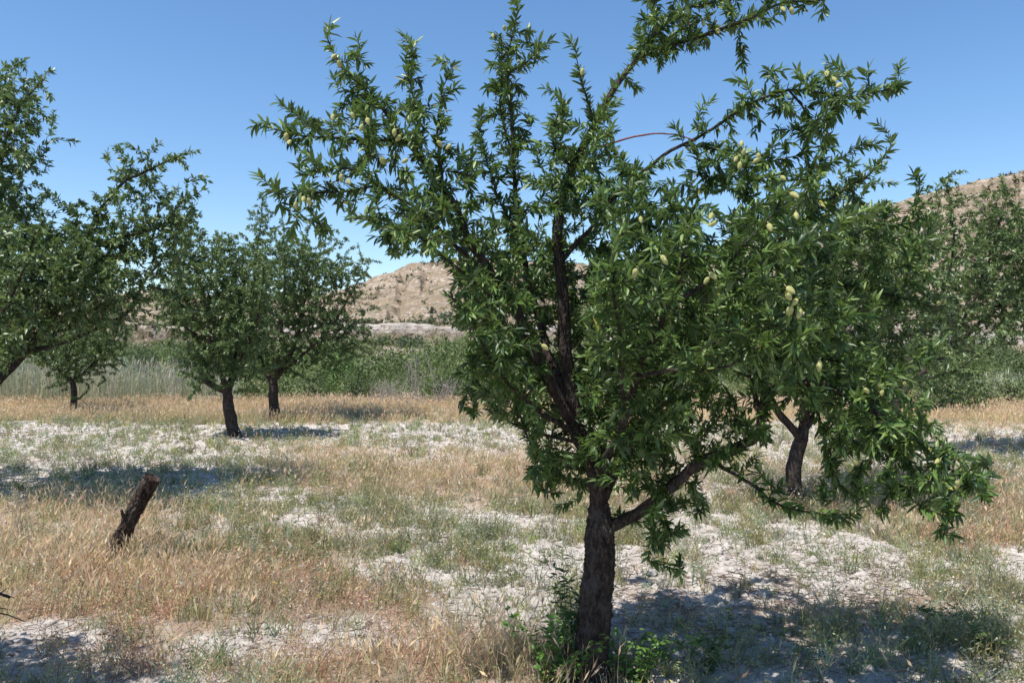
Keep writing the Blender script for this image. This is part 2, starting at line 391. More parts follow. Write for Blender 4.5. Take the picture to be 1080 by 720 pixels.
def tube(path, rad, seg, disp=0.0, seed=0, cap=True):
    path = np.asarray(path, float); rad = np.asarray(rad, float); n = len(path)
    T = unit(np.gradient(path, axis=0))
    a = np.array([1., 0, 0]) if abs(T[0][0]) < .8 else np.array([0, 1., 0])
    U = np.zeros_like(T); u = unit(a-T[0]*a.dot(T[0]))
    for i in range(n):
        u = u-T[i]*u.dot(T[i]); u = u/max(np.linalg.norm(u), 1e-9); U[i] = u
    W = np.cross(T, U)
    th = np.arange(seg)*2*math.pi/seg
    ct, st = np.cos(th), np.sin(th)
    R = np.repeat(rad[:, None], seg, 1)
    if disp:
        s = np.concatenate([[0], np.cumsum(np.linalg.norm(np.diff(path, axis=0), axis=1))])
        r0 = max(rad.mean(), .01)
        d1 = fbm(ct[None]*1.6+seed, st[None]*1.6+seed, s[:, None]/r0*.35, 4)-.5
        d2 = np.abs(fbm(ct[None]*4.5+seed, st[None]*4.5, s[:, None]/r0*.8+seed, 3)-.5)
        d3 = np.abs(fbm(ct[None]*9+seed, st[None]*9, s[:, None]/r0*1.7+seed, 3)-.5) if seg > 50 else 0
        R = R*(1+disp*(d1*1.0+d2*1.5+d3*1.3-.3))
    V = path[:, None]+R[..., None]*(ct[None, :, None]*U[:, None]+st[None, :, None]*W[:, None])
    V = V.reshape(-1, 3)
    i = np.arange(n-1)[:, None]; j = np.arange(seg)[None]; j2 = (j+1) % seg
    Q = np.stack([i*seg+j, i*seg+j2, (i+1)*seg+j2, (i+1)*seg+j], -1).reshape(-1, 4)
    Tn = np.zeros((0, 3), int)
    if cap:
        V = np.vstack([V, path[-1:]+T[-1:]*rad[-1]*.3]); c = len(V)-1
        Tn = np.stack([(n-1)*seg+np.arange(seg), (n-1)*seg+(np.arange(seg)+1) % seg, np.full(seg, c)], -1)
    return V, Q, Tn

class Tubes:
    def __init__(s): s.V, s.Q, s.T, s.n = [], [], [], 0
    def add(s, *a, **k):
        V, Q, T = tube(*a, **k); s.V.append(V); s.Q.append(Q+s.n); s.T.append(T+s.n); s.n += len(V)
    def build(s, name, mat, parent, smooth=True):
        Q = np.concatenate(s.Q); T = np.concatenate(s.T)
        fs = [Q]+([T] if len(T) else [])
        return link(name, mk_mesh(name, np.concatenate(s.V), fs, smooth=smooth), mat, parent)

def crom(pts, step):
    pts = np.asarray(pts, float)
    if len(pts) == 2: pts = np.array([pts[0], (pts[0]+pts[1])/2, pts[1]])
    p = np.vstack([2*pts[0]-pts[1], pts, 2*pts[-1]-pts[-2]]); out = []
    for i in range(1, len(p)-2):
        L = np.linalg.norm(p[i+1, :3]-p[i, :3]); m = max(2, int(L/step))
        for t in np.arange(m)/m:
            out.append(.5*((2*p[i])+(-p[i-1]+p[i+1])*t+(2*p[i-1]-5*p[i]+4*p[i+1]-p[i+2])*t*t+(-p[i-1]+3*p[i]-3*p[i+1]+p[i+2])*t**3))
    out.append(pts[-1]); return np.array(out)

# ------------------------------------------------------------------ tree generator
class Tree:
    def __init__(s, depth, step=.05, tip=.0018, expo=2.6):
        s.d = depth; s.step = step; s.tip = tip; s.expo = expo
        s.pos, s.par, s.rmin, s.limb, s.leafy, s.dir = [], [], [], [], [], []
        s.ncl, s.cl = 5, .075
        s.spurs = []; s.spur_gap = .04; s.spur_r = .045; s.spur_n = 3
        s.shoots = []          # arrays of points carrying leaves
    def node(s, p, par, rmin, limb, d):
        s.pos.append(p); s.par.append(par); s.rmin.append(rmin); s.limb.append(limb); s.dir.append(d)
        return len(s.pos)-1
    def px(s, a, b, dd): return P(a, b, s.d+dd)
    def nearest(s, p, ok=None):
        A = np.array(s.pos); d = np.linalg.norm(A-p, axis=1)
        if ok is not None: d = np.where(ok(np.array(s.limb)), d, 1e9)
        return int(np.argmin(d))
    def limb_px(s, pts, r0, r1, limb, attach=None, leaf_from=None, wob=.012):
        """pts: (px, py, dd) world polyline; grows a hand-placed limb"""
        W = [s.px(*q) for q in pts]
        if attach is None and s.pos:
            k = s.nearest(W[0]); W[0] = s.pos[k]
        else: k = -1 if attach is None else attach
        c = crom(W, s.step)
        n = len(c); sd = random.random()*99
        t = np.arange(n)*s.step
        f = np.minimum(1, np.arange(n)/4.)[:, None]
        c = c+np.stack([fbm(t*5, t*0+sd, 0, 2)-.5, fbm(t*5, t*0+sd+7, 0, 2)-.5, fbm(t*5, t*0+sd+14, 0, 2)-.5], 1)*wob*4*f
        ids = []
        for i in range(n):
            if i == 0 and k >= 0: ids.append(k); continue
            d = unit(c[i]-c[i-1]) if i else np.array([0, 0, 1.])
            k2 = s.node(c[i], ids[-1] if ids else -1, r0+(r1-r0)*(i/(n-1)), limb, d)
            ids.append(k2)
        if leaf_from is not None:
            j = int(n*leaf_from); s.shoots.append(c[j:])
            for q in c[j::max(1, int(s.spur_gap/s.step))]:
                for _ in range(s.spur_n): s.spurs.append(q+rng.normal(0, s.spur_r, 3)+np.array([0, 0, .02]))
        return ids
    def freeze(s):
        s.PA = np.array(s.pos); s.DA = np.array(s.dir); s.LA = np.array(s.limb)
    def grow(s, targets, leaf_len=.5, minlimb=1, spread=.35):
        """connect each target with the nearest branch by a curved twig that carries leaves"""
        targets = np.asarray(targets)
        A = np.array(s.pos); Lm = np.array(s.limb)
        d0 = np.array([np.min(np.linalg.norm(A[Lm >= minlimb]-t, axis=1)) for t in targets])
        buf = np.zeros((len(A)+len(targets)*60, 3)); buf[:len(A)] = A; n = len(A)
        bl = np.zeros(len(buf), int)-1; bl[:n] = Lm
        for ti in np.argsort(d0):
            t = targets[ti]
            v = t-buf[:n]; dist = np.linalg.norm(v, axis=1)
            cost = dist+.45*np.maximum(0, -v[:, 2])+np.where(bl[:n] < minlimb, 1e6, 0)
            k = int(np.argmin(cost)); d = dist[k]
            if d < .05: continue
            p0 = buf[k]; pd = s.dir[k]
            c = p0+pd*d*spread+np.array([0, 0, d*.10])+rng.normal(0, .05*d, 3)
            m = max(3, int(d/s.step)); tt = (np.arange(m)+1)/m
            tt = tt[:, None]
            path = (1-tt)**2*p0+2*tt*(1-tt)*c+tt*tt*t
            path = path+rng.normal(0, .006 if s.step < .07 else .012, path.shape)
            par = k; prev = p0
            for q in path:
                par = s.node(q, par, 0, s.limb[k], unit(q-prev)); prev = q
                if n < len(buf): buf[n] = q; bl[n] = s.limb[k]; n += 1
            keep = max(2, int(min(leaf_len, d*.9)/s.step))
            s.shoots.append(np.vstack([p0[None], path])[-keep-1:])
    def radii(s):
        n = len(s.pos); acc = np.zeros(n); R = np.zeros(n)
        for i in range(n-1, -1, -1):
            a = acc[i] if acc[i] > 0 else s.tip**s.expo
            R[i] = a**(1/s.expo); R[i] = max(R[i], s.rmin[i])
            p = s.par[i]
            if p >= 0: acc[p] += a*1.0
        s.R = R; return R
    def chains(s):
        n = len(s.pos); kids = [[] for _ in range(n)]
        for i, p in enumerate(s.par):
            if p >= 0: kids[p].append(i)
        out = []; stack = [(0, -1)]
        stack = [(i, -1) for i in range(n) if s.par[i] < 0]
        while stack:
            st, pa = stack.pop(); c = [pa] if pa >= 0 else []
            i = st
            while True:
                c.append(i)
                ks = kids[i]
                if not ks: break
                same = [k for k in ks if s.limb[k] == s.limb[i]] or ks
                b = max(same, key=lambda k: s.R[k])
                for k in ks:
                    if k != b: stack.append((k, i))
                i = b
            out.append((s.limb[c[-1]], c, pa >= 0))
        return out
    def wood(s, root, mat_trunk, mat_limb, names, detail=True, trunk_disp=.28):
        s.radii(); PA = np.array(s.pos); groups = {}
        for lid, c, side in s.chains():
            if len(c) < 2: continue
            r = s.R[c].copy()
            if side: r[0] = min(r[0], r[1]*1.15)
            # smooth radii along the chain
            for _ in range(3):
                if len(r) > 2: r[1:-1] = (r[:-2]+r[1:-1]*2+r[2:])/4
            mx = r.max()
            if mx > .045: seg = (110 if mx > .07 else 56) if detail else 16
            elif mx > .02: seg = 16 if detail else 8
            elif mx > .006: seg = 7 if detail else 5
            else: seg = 4 if detail else 3
            dp = trunk_disp if mx > .045 else (.35 if mx > .012 else 0)
            path = PA[c]
            if mx > .045 and detail:    # refine thick pieces
                m = len(path)*(12 if mx > .07 else 6); u = np.linspace(0, len(path)-1, m)
                idx = np.arange(len(path))
                path = np.stack([np.interp(u, idx, path[:, k]) for k in range(3)], 1)
                for _ in range(14): path[1:-1] = (path[:-2]+path[1:-1]*2+path[2:])/4
                r = np.interp(u, idx, r)
            g = groups.setdefault(lid, Tubes())
            g.add(path, r, seg, disp=dp, seed=random.random()*50)
        objs = []
        for lid in sorted(groups):
            nm = names(lid)
            objs.append(groups[lid].build(nm, mat_trunk if lid == 0 else mat_limb, root))
        return objs
    def leaves(s, spacing=.014, length=(.036, .066), droop=.25, tint_fn=None, spur=0.0):
        B, D, T = [], [], []
        for sh in s.shoots:
            if len(sh) < 2: continue
            L = np.concatenate([[0], np.cumsum(np.linalg.norm(np.diff(sh, axis=0), axis=1))])
            n = max(3, int(L[-1]/spacing)); u = np.sort(rng.uniform(0, L[-1], n))
            u[-3:] = L[-1]-np.array([.006, .003, 0])
            p = np.stack([np.interp(u, L, sh[:, k]) for k in range(3)], 1)
            tg = unit(sh[-1]-sh[0]+1e-6)
            seg = np.clip(np.searchsorted(L, u)-1, 0, len(sh)-2)
            tn = unit(sh[seg+1]-sh[seg]+.3*tg)
            a = np.arange(n)*2.4+random.random()*6
            e1 = unit(np.cross(tn, np.array([.3, .2, 1.0])+rng.normal(0, .05, 3))); e2 = np.cross(tn, e1)
            rad = e1*np.cos(a)[:, None]+e2*np.sin(a)[:, None]
            ang = rng.uniform(.5, 1.25, n); ang[-3:] = rng.uniform(.15, .6, 3)
            d = tn*np.cos(ang)[:, None]+rad*np.sin(ang)[:, None]
            d[:, 2] -= droop*rng.uniform(-.7, 1.5, n)
            off = rng.uniform(0, spur, (n, 1)) if spur else 0
            B.append(p+rad*off); D.append(d); T.append(np.full(n, random.random()))
        B = np.vstack(B); D = np.vstack(D); T = np.concatenate(T)
        n = len(B)
        tint = np.clip(.48+(T-.5)*.45+rng.normal(0, .19, n), 0, .95)
        tint = np.where(rng.random(n) < .0035, 1.0, tint)
        Ln = rng.uniform(length[0], length[1], n)*rng.choice([1, .75, .55], n, p=[.6, .22, .18])
        return B, D, Ln, tint

def ell(t, cx, cy, rx, ry, dd, rd, n, lo=0.0):
    """n points in an ellipsoid given in photo columns/rows at the tree's depth (dd nearer/farther)"""
    out = []
    while len(out) < n:
        v = rng.uniform(-1, 1, 3); q = np.linalg.norm(v)
        if q > 1 or q < lo: continue
        c = t.px(cx+rx*v[0], cy+ry*v[1], dd+rd*v[2])
        for _ in range(t.ncl): out.append(c+rng.normal(0, t.cl, 3)*np.array([1, 1, 1.2]))
    return out

# ------------------------------------------------------------------ almond (fruit)
def almond_mesh():
    nu, nv = 14, 10; V = []
    for j in range(nv+1):
        t = j/nv; z = -(t-.5)*.045
        r = .0145*math.sin(math.pi*min(t**.9, 1))**.62*(1-.22*t) if 0 < j < nv else 0.0
        for i in range(nu):
            a = 2*math.pi*i/nu
            k = 1-.10*math.exp(-((a-math.pi/2)/.28)**2)
            V.append((r*math.cos(a)*.82*k, r*math.sin(a)*k, z))
    V = np.array(V); i = np.arange(nv)[:, None]; j = np.arange(nu)[None]; j2 = (j+1) % nu
    Q = np.stack([i*nu+j, (i+1)*nu+j, (i+1)*nu+j2, i*nu+j2], -1).reshape(-1, 4)
    V2, Q2, T2 = tube([(0, 0, .022), (.001, 0, .028), (.003, .001, .034)], [.0018, .0015, .002], 5)
    V2o = len(V)
    return mk_mesh('almond', np.vstack([V, V2]), [np.vstack([Q, Q2+V2o]), T2+V2o], smooth=True)
ALM = almond_mesh(); ALM.materials.append(M_almond)
def put_almond(root, p, s=1.0):
    o = bpy.data.objects.new('almond', ALM); sc.collection.objects.link(o); o.parent = root
    o.location = Vector(p)-Vector(root.location); o.scale = (s, s, s)
    o.rotation_euler = (random.uniform(-.9, .9), random.uniform(-.9, .9), random.uniform(0, 6.28))
    return o

GRP = 'almond trees of the orchard'
# ================================================================== the main almond tree
def main_tree():
    root = thing('almond_tree', 'large nearest almond tree with pale green almonds and wide ragged crown', 'tree', P(628, 722, 3.95)*np.array([1, 1, 0]), GRP)
    t = Tree(3.95, .045, .0016, 2.7)
    # trunk
    t.limb_px([(626, 745, .0), (624, 690, 0), (628, 640, 0), (632, 590, 0), (634, 550, 0)], .082, .070, 0, wob=.004)
    A = t.limb_px
    la = A([(634, 552, 0), (628, 505, .02), (607, 445, .05), (598, 380, .05), (593, 300, .0), (589, 235, -.05), (604, 178, -.05), (645, 100, 0), (675, 58, .05)], .042, .011, 1, leaf_from=.48, wob=.004)
    A([(675, 58, .05), (727, 43, .05), (782, 22, .0), (827, 7, 0), (872, -4, 0)], .011, .004, 1, leaf_from=.0)
    A([(668, 68, .05), (708, 22, .15), (760, 0, .2), (800, -25, .2)], .010, .004, 1, leaf_from=.1)
    A([(700, 30, .1), (690, -5, .0), (715, -40, 0)], .007, .003, 1, leaf_from=.1)
    A([(625, 135, -.02), (618, 100, -.1), (612, 72, -.15)], .008, .003, 1, leaf_from=0)
    A([(604, 178, -.05), (585, 150, -.2), (592, 112, -.25)], .008, .003, 1, leaf_from=0)
    # upright shoot
    A([(607, 440, .05), (572, 360, .2), (552, 280, .25), (541, 200, .25), (540, 120, .25), (536, 70, .25), (546, 22, .25)], .024, .004, 2, leaf_from=.42)
    A([(541, 170, .25), (528, 110, .3), (530, 45, .3)], .006, .003, 2, leaf_from=.1)
    A([(537, 80, .25), (558, 60, .2), (566, 40, .2)], .004, .002, 2, leaf_from=.0)
    A([(548, 250, .25), (522, 195, .1), (508, 150, .1)], .006, .003, 2, leaf_from=.1)
    # left upper limb
    A([(620, 480, .03), (570, 390, -.1), (545, 330, -.2), (500, 262, -.3), (470, 205, -.3), (430, 150, -.3), (395, 110, -.3), (362, 72, -.3), (349, 46, -.3)], .032, .004, 3, leaf_from=.5)
    A([(425, 150, -.3), (380, 148, -.35), (335, 143, -.4), (293, 135, -.45)], .008, .003, 3, leaf_from=0)
    A([(395, 112, -.3), (372, 108, -.2), (352, 118, -.2)], .005, .002, 3, leaf_from=0)
    A([(445, 165, -.3), (437, 110, -.25), (434, 62, -.25)], .007, .003, 3, leaf_from=.1)
    A([(468, 190, -.3), (463, 130, -.35), (465, 92, -.35)], .007, .003, 3, leaf_from=.15)
    A([(520, 290, -.25), (470, 250, -.4), (420, 210, -.5), (370, 180, -.5), (322, 188, -.5)], .012, .003, 3, leaf_from=.35)
    A([(400, 200, -.5), (350, 205, -.5), (300, 208, -.55)], .006, .003, 3, leaf_from=.1)
    A([(545, 330, -.2), (490, 290, -.45), (440, 255, -.6), (398, 238, -.65), (372, 234, -.65)], .012, .003, 3, leaf_from=.4)
    # left lower fringe
    A([(600, 470, .0), (560, 430, -.3), (520, 385, -.5), (495, 335, -.6), (470, 312, -.65)], .015, .004, 4, leaf_from=.4)
    A([(600, 480, .0), (560, 455, .2), (520, 430, .3), (500, 395, .3)], .010, .003, 4, leaf_from=.4)
    A([(612, 500, 0), (585, 490, .15), (560, 470, .2), (548, 440, .25)], .008, .003, 4, leaf_from=.5)
    # low right limb, sweeping towards the viewer
    A([(636, 556, 0), (672, 540, -.02), (705, 512, -.1), (745, 484, -.18), (778, 472, -.25), (797, 462, -.3), (801, 432, -.35), (822, 406, -.4), (865, 405, -.5), (915, 432, -.62), (970, 472, -.75), (1022, 508, -.8)], .033, .005, 5, leaf_from=.44)
    A([(900, 425, -.6), (930, 465, -.5), (960, 492, -.6), (1000, 516, -.65)], .008, .003, 5, leaf_from=.15)
    A([(745, 484, -.2), (790, 512, -.45), (825, 532, -.6), (878, 541, -.7)], .010, .003, 5, leaf_from=.45)
    A([(850, 405, -.45), (865, 450, -.5), (880, 500, -.5), (905, 528, -.5)], .008, .003, 5, leaf_from=.3)
    A([(690, 525, -.05), (700, 545, -.2), (708, 562, -.25)], .006, .003, 5, leaf_from=.1)
    A([(720, 500, -.1), (745, 530, .1), (735, 540, .1)], .006, .003, 5, leaf_from=.1)
    A([(801, 440, -.35), (795, 410, -.3), (790, 390, -.3), (800, 350, -.3)], .014, .006, 5)
    # mid right limb
    A([(632, 530, 0), (665, 470, .1), (710, 400, .2), (760, 330, .2), (810, 270, .15), (870, 215, .1), (920, 180, .1), (935, 160, .1)], .036, .004, 6, leaf_from=.6)
    A([(760, 330, .2), (820, 310, .1), (880, 300, 0), (940, 310, -.05), (985, 322, -.1)], .012, .003, 6, leaf_from=.35)
    A([(740, 360, .2), (810, 370, -.1), (880, 380, -.3), (935, 400, -.4)], .012, .003, 6, leaf_from=.4)
    A([(830, 250, .15), (880, 250, 0), (930, 240, 0), (965, 235, 0)], .008, .003, 6, leaf_from=.2)
    A([(850, 235, .15), (862, 205, .1), (866, 175, .1), (866, 160, .1)], .008, .003, 6, leaf_from=.2)
    # limb towards the viewer and upper right shoots
    A([(632, 520, -.02), (655, 440, -.4), (690, 350, -.7), (715, 280, -.85), (735, 215, -.9)], .028, .005, 7, leaf_from=.55)
    A([(700, 320, -.78), (760, 280, -.9), (800, 240, -.95), (830, 200, -.95)], .010, .003, 7, leaf_from=.3)
    A([(670, 400, -.6), (720, 390, -.9), (780, 380, -1.0), (838, 340, -1.05)], .010, .003, 7, leaf_from=.4)
    A([(660, 430, -.4), (655, 370, -.8), (650, 320, -.95), (648, 280, -.95)], .010, .003, 7, leaf_from=.4)
    A([(593, 280, 0), (640, 220, .0), (690, 170, -.1), (720, 150, -.15), (760, 125, -.2), (815, 98, -.25), (870, 98, -.3), (905, 100, -.3), (945, 92, -.3)], .013, .003, 8, leaf_from=.55)
    A([(715, 152, -.15), (760, 156, -.2), (800, 170, -.2), (840, 165, -.2)], .006, .003, 8, leaf_from=0)
    A([(850, 98, -.28), (870, 85, -.3), (892, 82, -.3)], .005, .002, 8, leaf_from=0)
    A([(880, 98, -.3), (885, 118, -.25), (870, 135, -.25)], .004, .002, 8, leaf_from=0)
    A([(830, 98, -.25), (850, 118, -.2), (848, 150, -.2), (858, 185, -.2)], .006, .002, 8, leaf_from=.2)
    # far-side limb
    A([(632, 520, .02), (640, 430, .5), (660, 340, .9), (700, 270, 1.1), (730, 235, 1.15)], .028, .005, 9, leaf_from=.6)
    A([(650, 380, .75), (600, 330, 1.0), (560, 270, 1.1), (540, 230, 1.1)], .012, .003, 9, leaf_from=.5)
    # twigs and fill
    T = []
    for a in [(505, 290, 60, 72, -.05, .5, 130), (590, 350, 50, 95, .5, .35, 130), (470, 215, 40, 34, -.3, .25, 34), (620, 300, 60, 90, 0, .9, 55), (700, 300, 110, 75, -.1, 1.0, 150),
              (700, 400, 125, 75, -.1, .95, 170), (640, 230, 50, 45, 0, .5, 36), (800, 300, 110, 80, -.3, .8, 150), (860, 380, 100, 34, -.4, .6, 65),
              (900, 270, 70, 65, 0, .5, 75), (565, 410, 62, 52, .15, .6, 100), (640, 470, 75, 40, 0, .5, 50), (820, 200, 80, 35, -.1, .5, 45),
              (720, 220, 60, 35, -.2, .6, 36), (945, 462, 50, 26, -.62, .2, 50), (990, 490, 34, 16, -.75, .12, 34), (850, 112, 60, 12, -.25, .15, 12),
              (608, 135, 20, 50, -.08, .16, 40), (600, 205, 26, 42, .05, .25, 60), (720, 20, 40, 20, .05, .15, 14), (370, 140, 55, 22, -.35, .18, 16), (350, 195, 45, 18, -.5, .18, 14), (750, 30, 80, 24, .05, .2, 24), (760, 158, 50, 16, -.2, .15, 8), (425, 222, 36, 16, -.6, .2, 10), (600, 185, 22, 40, -.1, .25, 14), (540, 150, 14, 70, .25, .1, 24), (455, 190, 30, 30, -.3, .2, 36), (385, 145, 50, 12, -.35, .12, 14), (400, 130, 30, 25, -.3, .15, 10), (880, 100, 40, 16, -.3, .15, 10),
              (895, 425, 60, 25, -.5, .3, 30), (650, 360, 120, 110, 0, .7, 90), (590, 475, 45, 40, .1, .3, 26), (665, 470, 50, 40, -.2, .4, 28), (705, 560, 18, 18, -.25, .1, 5), (495, 320, 32, 55, -.4, .3, 30)]:
        T += ell(t, *a)
    T += ell(t, 710, 340, 170, 120, -.1, 1.1, 140) + ell(t, 765, 450, 34, 22, -.25, .25, 16) + ell(t, 640, 465, 55, 38, .1, .45, 50) + ell(t, 700, 480, 40, 22, .1, .3, 20) + ell(t, 578, 495, 18, 22, .1, .12, 6)
    T = T+[p+rng.normal(0, .09, 3) for p in T[:] if p[2] < 2.3]
    def clear(q):      # gaps through which the tree behind and the soil show
        a, b = 540+F*q[0]/q[1], HY-F*(q[2]-EYE)/q[1]
        return not (808 < a < 868 and 428 < b < 512) and not (735 < a < 800 and b > 500) and not (a < 480 and 270 < b) and not (a < 560 and b > 440) and not (590 < a < 662 and 512 < b < 560 and q[1] < 4.0) and not (a > 1005 and b < 480) and not (574 < a < 616 and 225 < b < 480 and q[1] < 4.1) and not (600 < a < 668 and 50 < b < 150 and (a-600)*1.5+b < 172)
    T = [q for q in T if clear(q)]; t.spurs = [q for q in t.spurs if clear(q)]
    t.grow(T, leaf_len=.6); t.grow(t.spurs, leaf_len=.3)
    t.wood(root, M_bark, M_twig, lambda l: 'trunk' if l == 0 else 'limb')
    B, D, Ln, tint = t.leaves(.0030)
    print('main leaves', len(B))
    leaf_object('foliage', B, D, Ln, tint, M_leaf, root, True, .265)
    # smooth reddish young shoot in the upper right
    tb = Tubes(); c = crom([t.px(*q) for q in [(622, 158, -.07), (655, 148, -.1), (690, 141, -.14), (712, 142, -.15), (732, 148, -.16)]], .03)
    c[1:-1] += rng.normal(0, .002, c[1:-1].shape); tb.add(c, np.linspace(.0055, .0028, len(c)), 7, disp=.3); tb.build('shoot', M_red, root)
    # almonds
    spots = [(352, 60), (358, 68), (302, 145), (305, 150), (351, 124), (372, 122), (381, 135), (388, 128), (416, 140), (464, 152), (473, 155), (420, 146), (532, 30), (520, 38),
             (360, 188), (368, 192), (320, 210), (326, 213), (312, 217), (404, 170), (427, 170), (614, 76), (742, 25), (757, 33), (826, 10), (835, 12), (872, 78), (880, 84), (885, 90),
             (782, 152), (784, 160), (776, 168), (797, 170), (780, 175), (750, 228), (751, 236), (700, 273), (702, 276), (745, 296), (752, 291), (670, 288), (834, 306), (832, 313), (838, 319), (833, 328), (843, 331),
             (655, 130), (800, 166), (826, 188), (838, 206), (676, 232), (928, 407), (930, 414), (954, 405), (914, 412), (989, 486), (1010, 510), (1009, 513), (900, 482), (902, 488), (897, 493), (950, 330), (996, 318), (864, 386), (575, 366), (990, 320), (840, 228), (812, 240)]
    A2 = np.array(t.pos)
    cpx = 540+F*A2[:, 0]/A2[:, 1]; cpy = HY-F*(A2[:, 2]-EYE)/A2[:, 1]
    for (a, b) in spots:
        dd = np.hypot(cpx-a, cpy-b)
        cand = np.where(dd < 14)[0]
        k = cand[np.argmin(A2[cand, 1])] if len(cand) else int(np.argmin(dd))
        if dd.min() > 9: continue
        put_almond(root, P(a, b, A2[k, 1]-.035), random.uniform(.72, .98)*(.82 if a > 900 else 1))
main_tree()

# ================================================================== other orchard trees
def orchard_tree(label, base, depth, trunk, limbs, fills, step=.1, tip=.003, spacing=.0058, length=(.058, .09), dens=4.2, mat=None, leaf_len=1.0, group=GRP, detail=False, loc=None, red=0):
    b = P(base[0], base[1], depth); b[2] = 0
    root = thing('almond_tree', label, 'tree', b, group)
    t = Tree(depth, step, tip, 2.6); t.spur_r = .10; t.spur_gap = .08; t.spur_n = 2; t.cl = .15
    t.limb_px(trunk[0], trunk[1], trunk[2], 0, wob=.01)
    for i, (pts, r0, r1, lf) in enumerate(limbs): t.limb_px(pts, r0*.68, r1*.5, i+1, leaf_from=lf, wob=.02)
    T = []
    for a in fills: T += ell(t, *(a[:6]+(int(a[6]*dens),)))
    t.grow(T, leaf_len=leaf_len); t.grow(t.spurs, leaf_len=.35)
    t.wood(root, M_bark, M_twig, lambda l: 'trunk' if l == 0 else 'limb', detail=detail, trunk_disp=.4)
    B, D, Ln, tint = t.leaves(spacing, length)
    print(label[:30], len(B))
    leaf_object('foliage', B, D, Ln, tint, mat or M_leaf_far, root, False, .42)
    return root, t

# T1: left-centre tree with elbowed limb
orchard_tree('almond tree with an elbowed low limb and tall trunk rising from white soil', (246, 461), 15.4,
    ([(249, 466, 0), (243, 440, 0), (239, 412, 0)], .128, .105),
    [([(240, 415, 0), (226, 408, -.1), (215, 400, -.1), (214, 385, -.1), (205, 350, -.1), (190, 320, -.2)], .10, .02, .7),
     ([(241, 412, 0), (247, 390, .2), (250, 360, .3), (240, 310, .3), (232, 270, .3)], .11, .02, .6),
     ([(240, 412, 0), (225, 370, -.5), (215, 320, -.8), (205, 280, -.9)], .07, .015, .6),
     ([(245, 395, .2), (262, 360, -.2), (275, 320, -.5), (278, 280, -.6)], .06, .015, .6),
     ([(232, 300, .3), (230, 265, .3), (229, 248, .3)], .02, .006, .1), ([(205, 290, -.3), (197, 262, -.3), (192, 250, -.3)], .02, .006, .2)],
    [(215, 310, 48, 48, 0, 1.1, 130), (240, 350, 50, 45, 0, 1.1, 150), (185, 325, 28, 30, -.2, .7, 46), (225, 275, 38, 24, .1, .7, 52), (260, 310, 30, 50, 0, .9, 70), (225, 385, 40, 18, 0, .7, 34)])
# T2: behind it on the right
orchard_tree('almond tree with short forked trunk and dense round crown beside the brush', (291, 442), 19.6,
    ([(291, 446, 0), (289, 425, 0), (288, 402, 0)], .135, .115),
    [([(288, 403, 0), (278, 388, .2), (270, 350, .4), (268, 300, .5), (272, 250, .5)], .10, .02, .6),
     ([(288, 403, 0), (300, 385, 0), (315, 350, 0), (322, 300, 0), (318, 255, 0)], .10, .02, .6),
     ([(292, 395, 0), (325, 370, -.3), (352, 340, -.4), (372, 305, -.4), (385, 288, -.4)], .07, .012, .5),
     ([(290, 398, 0), (296, 350, -.8), (300, 300, -1.2), (300, 260, -1.3)], .07, .015, .6),
     ([(272, 260, .5), (276, 230, .5), (277, 204, .5)], .02, .006, .1), ([(318, 262, 0), (326, 240, 0), (332, 228, 0)], .02, .006, .1),
     ([(300, 262, -1.2), (300, 245, -1.2), (298, 232, -1.2)], .02, .006, .1), ([(345, 350, -.3), (370, 345, -.3), (380, 335, -.3)], .02, .006, .2)],
    [(290, 290, 48, 45, 0, 1.4, 150), (330, 310, 45, 50, 0, 1.3, 170), (320, 360, 62, 34, 0, 1.3, 150), (265, 350, 40, 40, 0, 1.2, 90), (350, 280, 36, 26, 0, .8, 60), (372, 350, 18, 18, -.3, .5, 18), (275, 240, 12, 22, .4, .3, 12), (280, 385, 30, 14, 0, .8, 26)])
# T3: small one standing in the reeds strip
orchard_tree('small low almond tree with straight trunk in front of the pale reeds', (77, 436), 21.5,
    ([(77, 440, 0), (78, 420, 0), (77, 402, 0)], .09, .075),
    [([(77, 403, 0), (62, 390, 0), (50, 370, 0), (42, 350, 0)], .07, .015, .4),
     ([(77, 403, 0), (92, 390, 0), (108, 370, 0), (120, 350, 0)], .07, .015, .4),
     ([(78, 405, 0), (82, 375, .3), (85, 345, .3)], .06, .015, .4)],
    [(82, 368, 46, 28, 0, 1.2, 170), (60, 355, 26, 24, 0, .9, 50), (112, 352, 22, 20, 0, .9, 50), (80, 392, 26, 8, 0, .6, 20)])
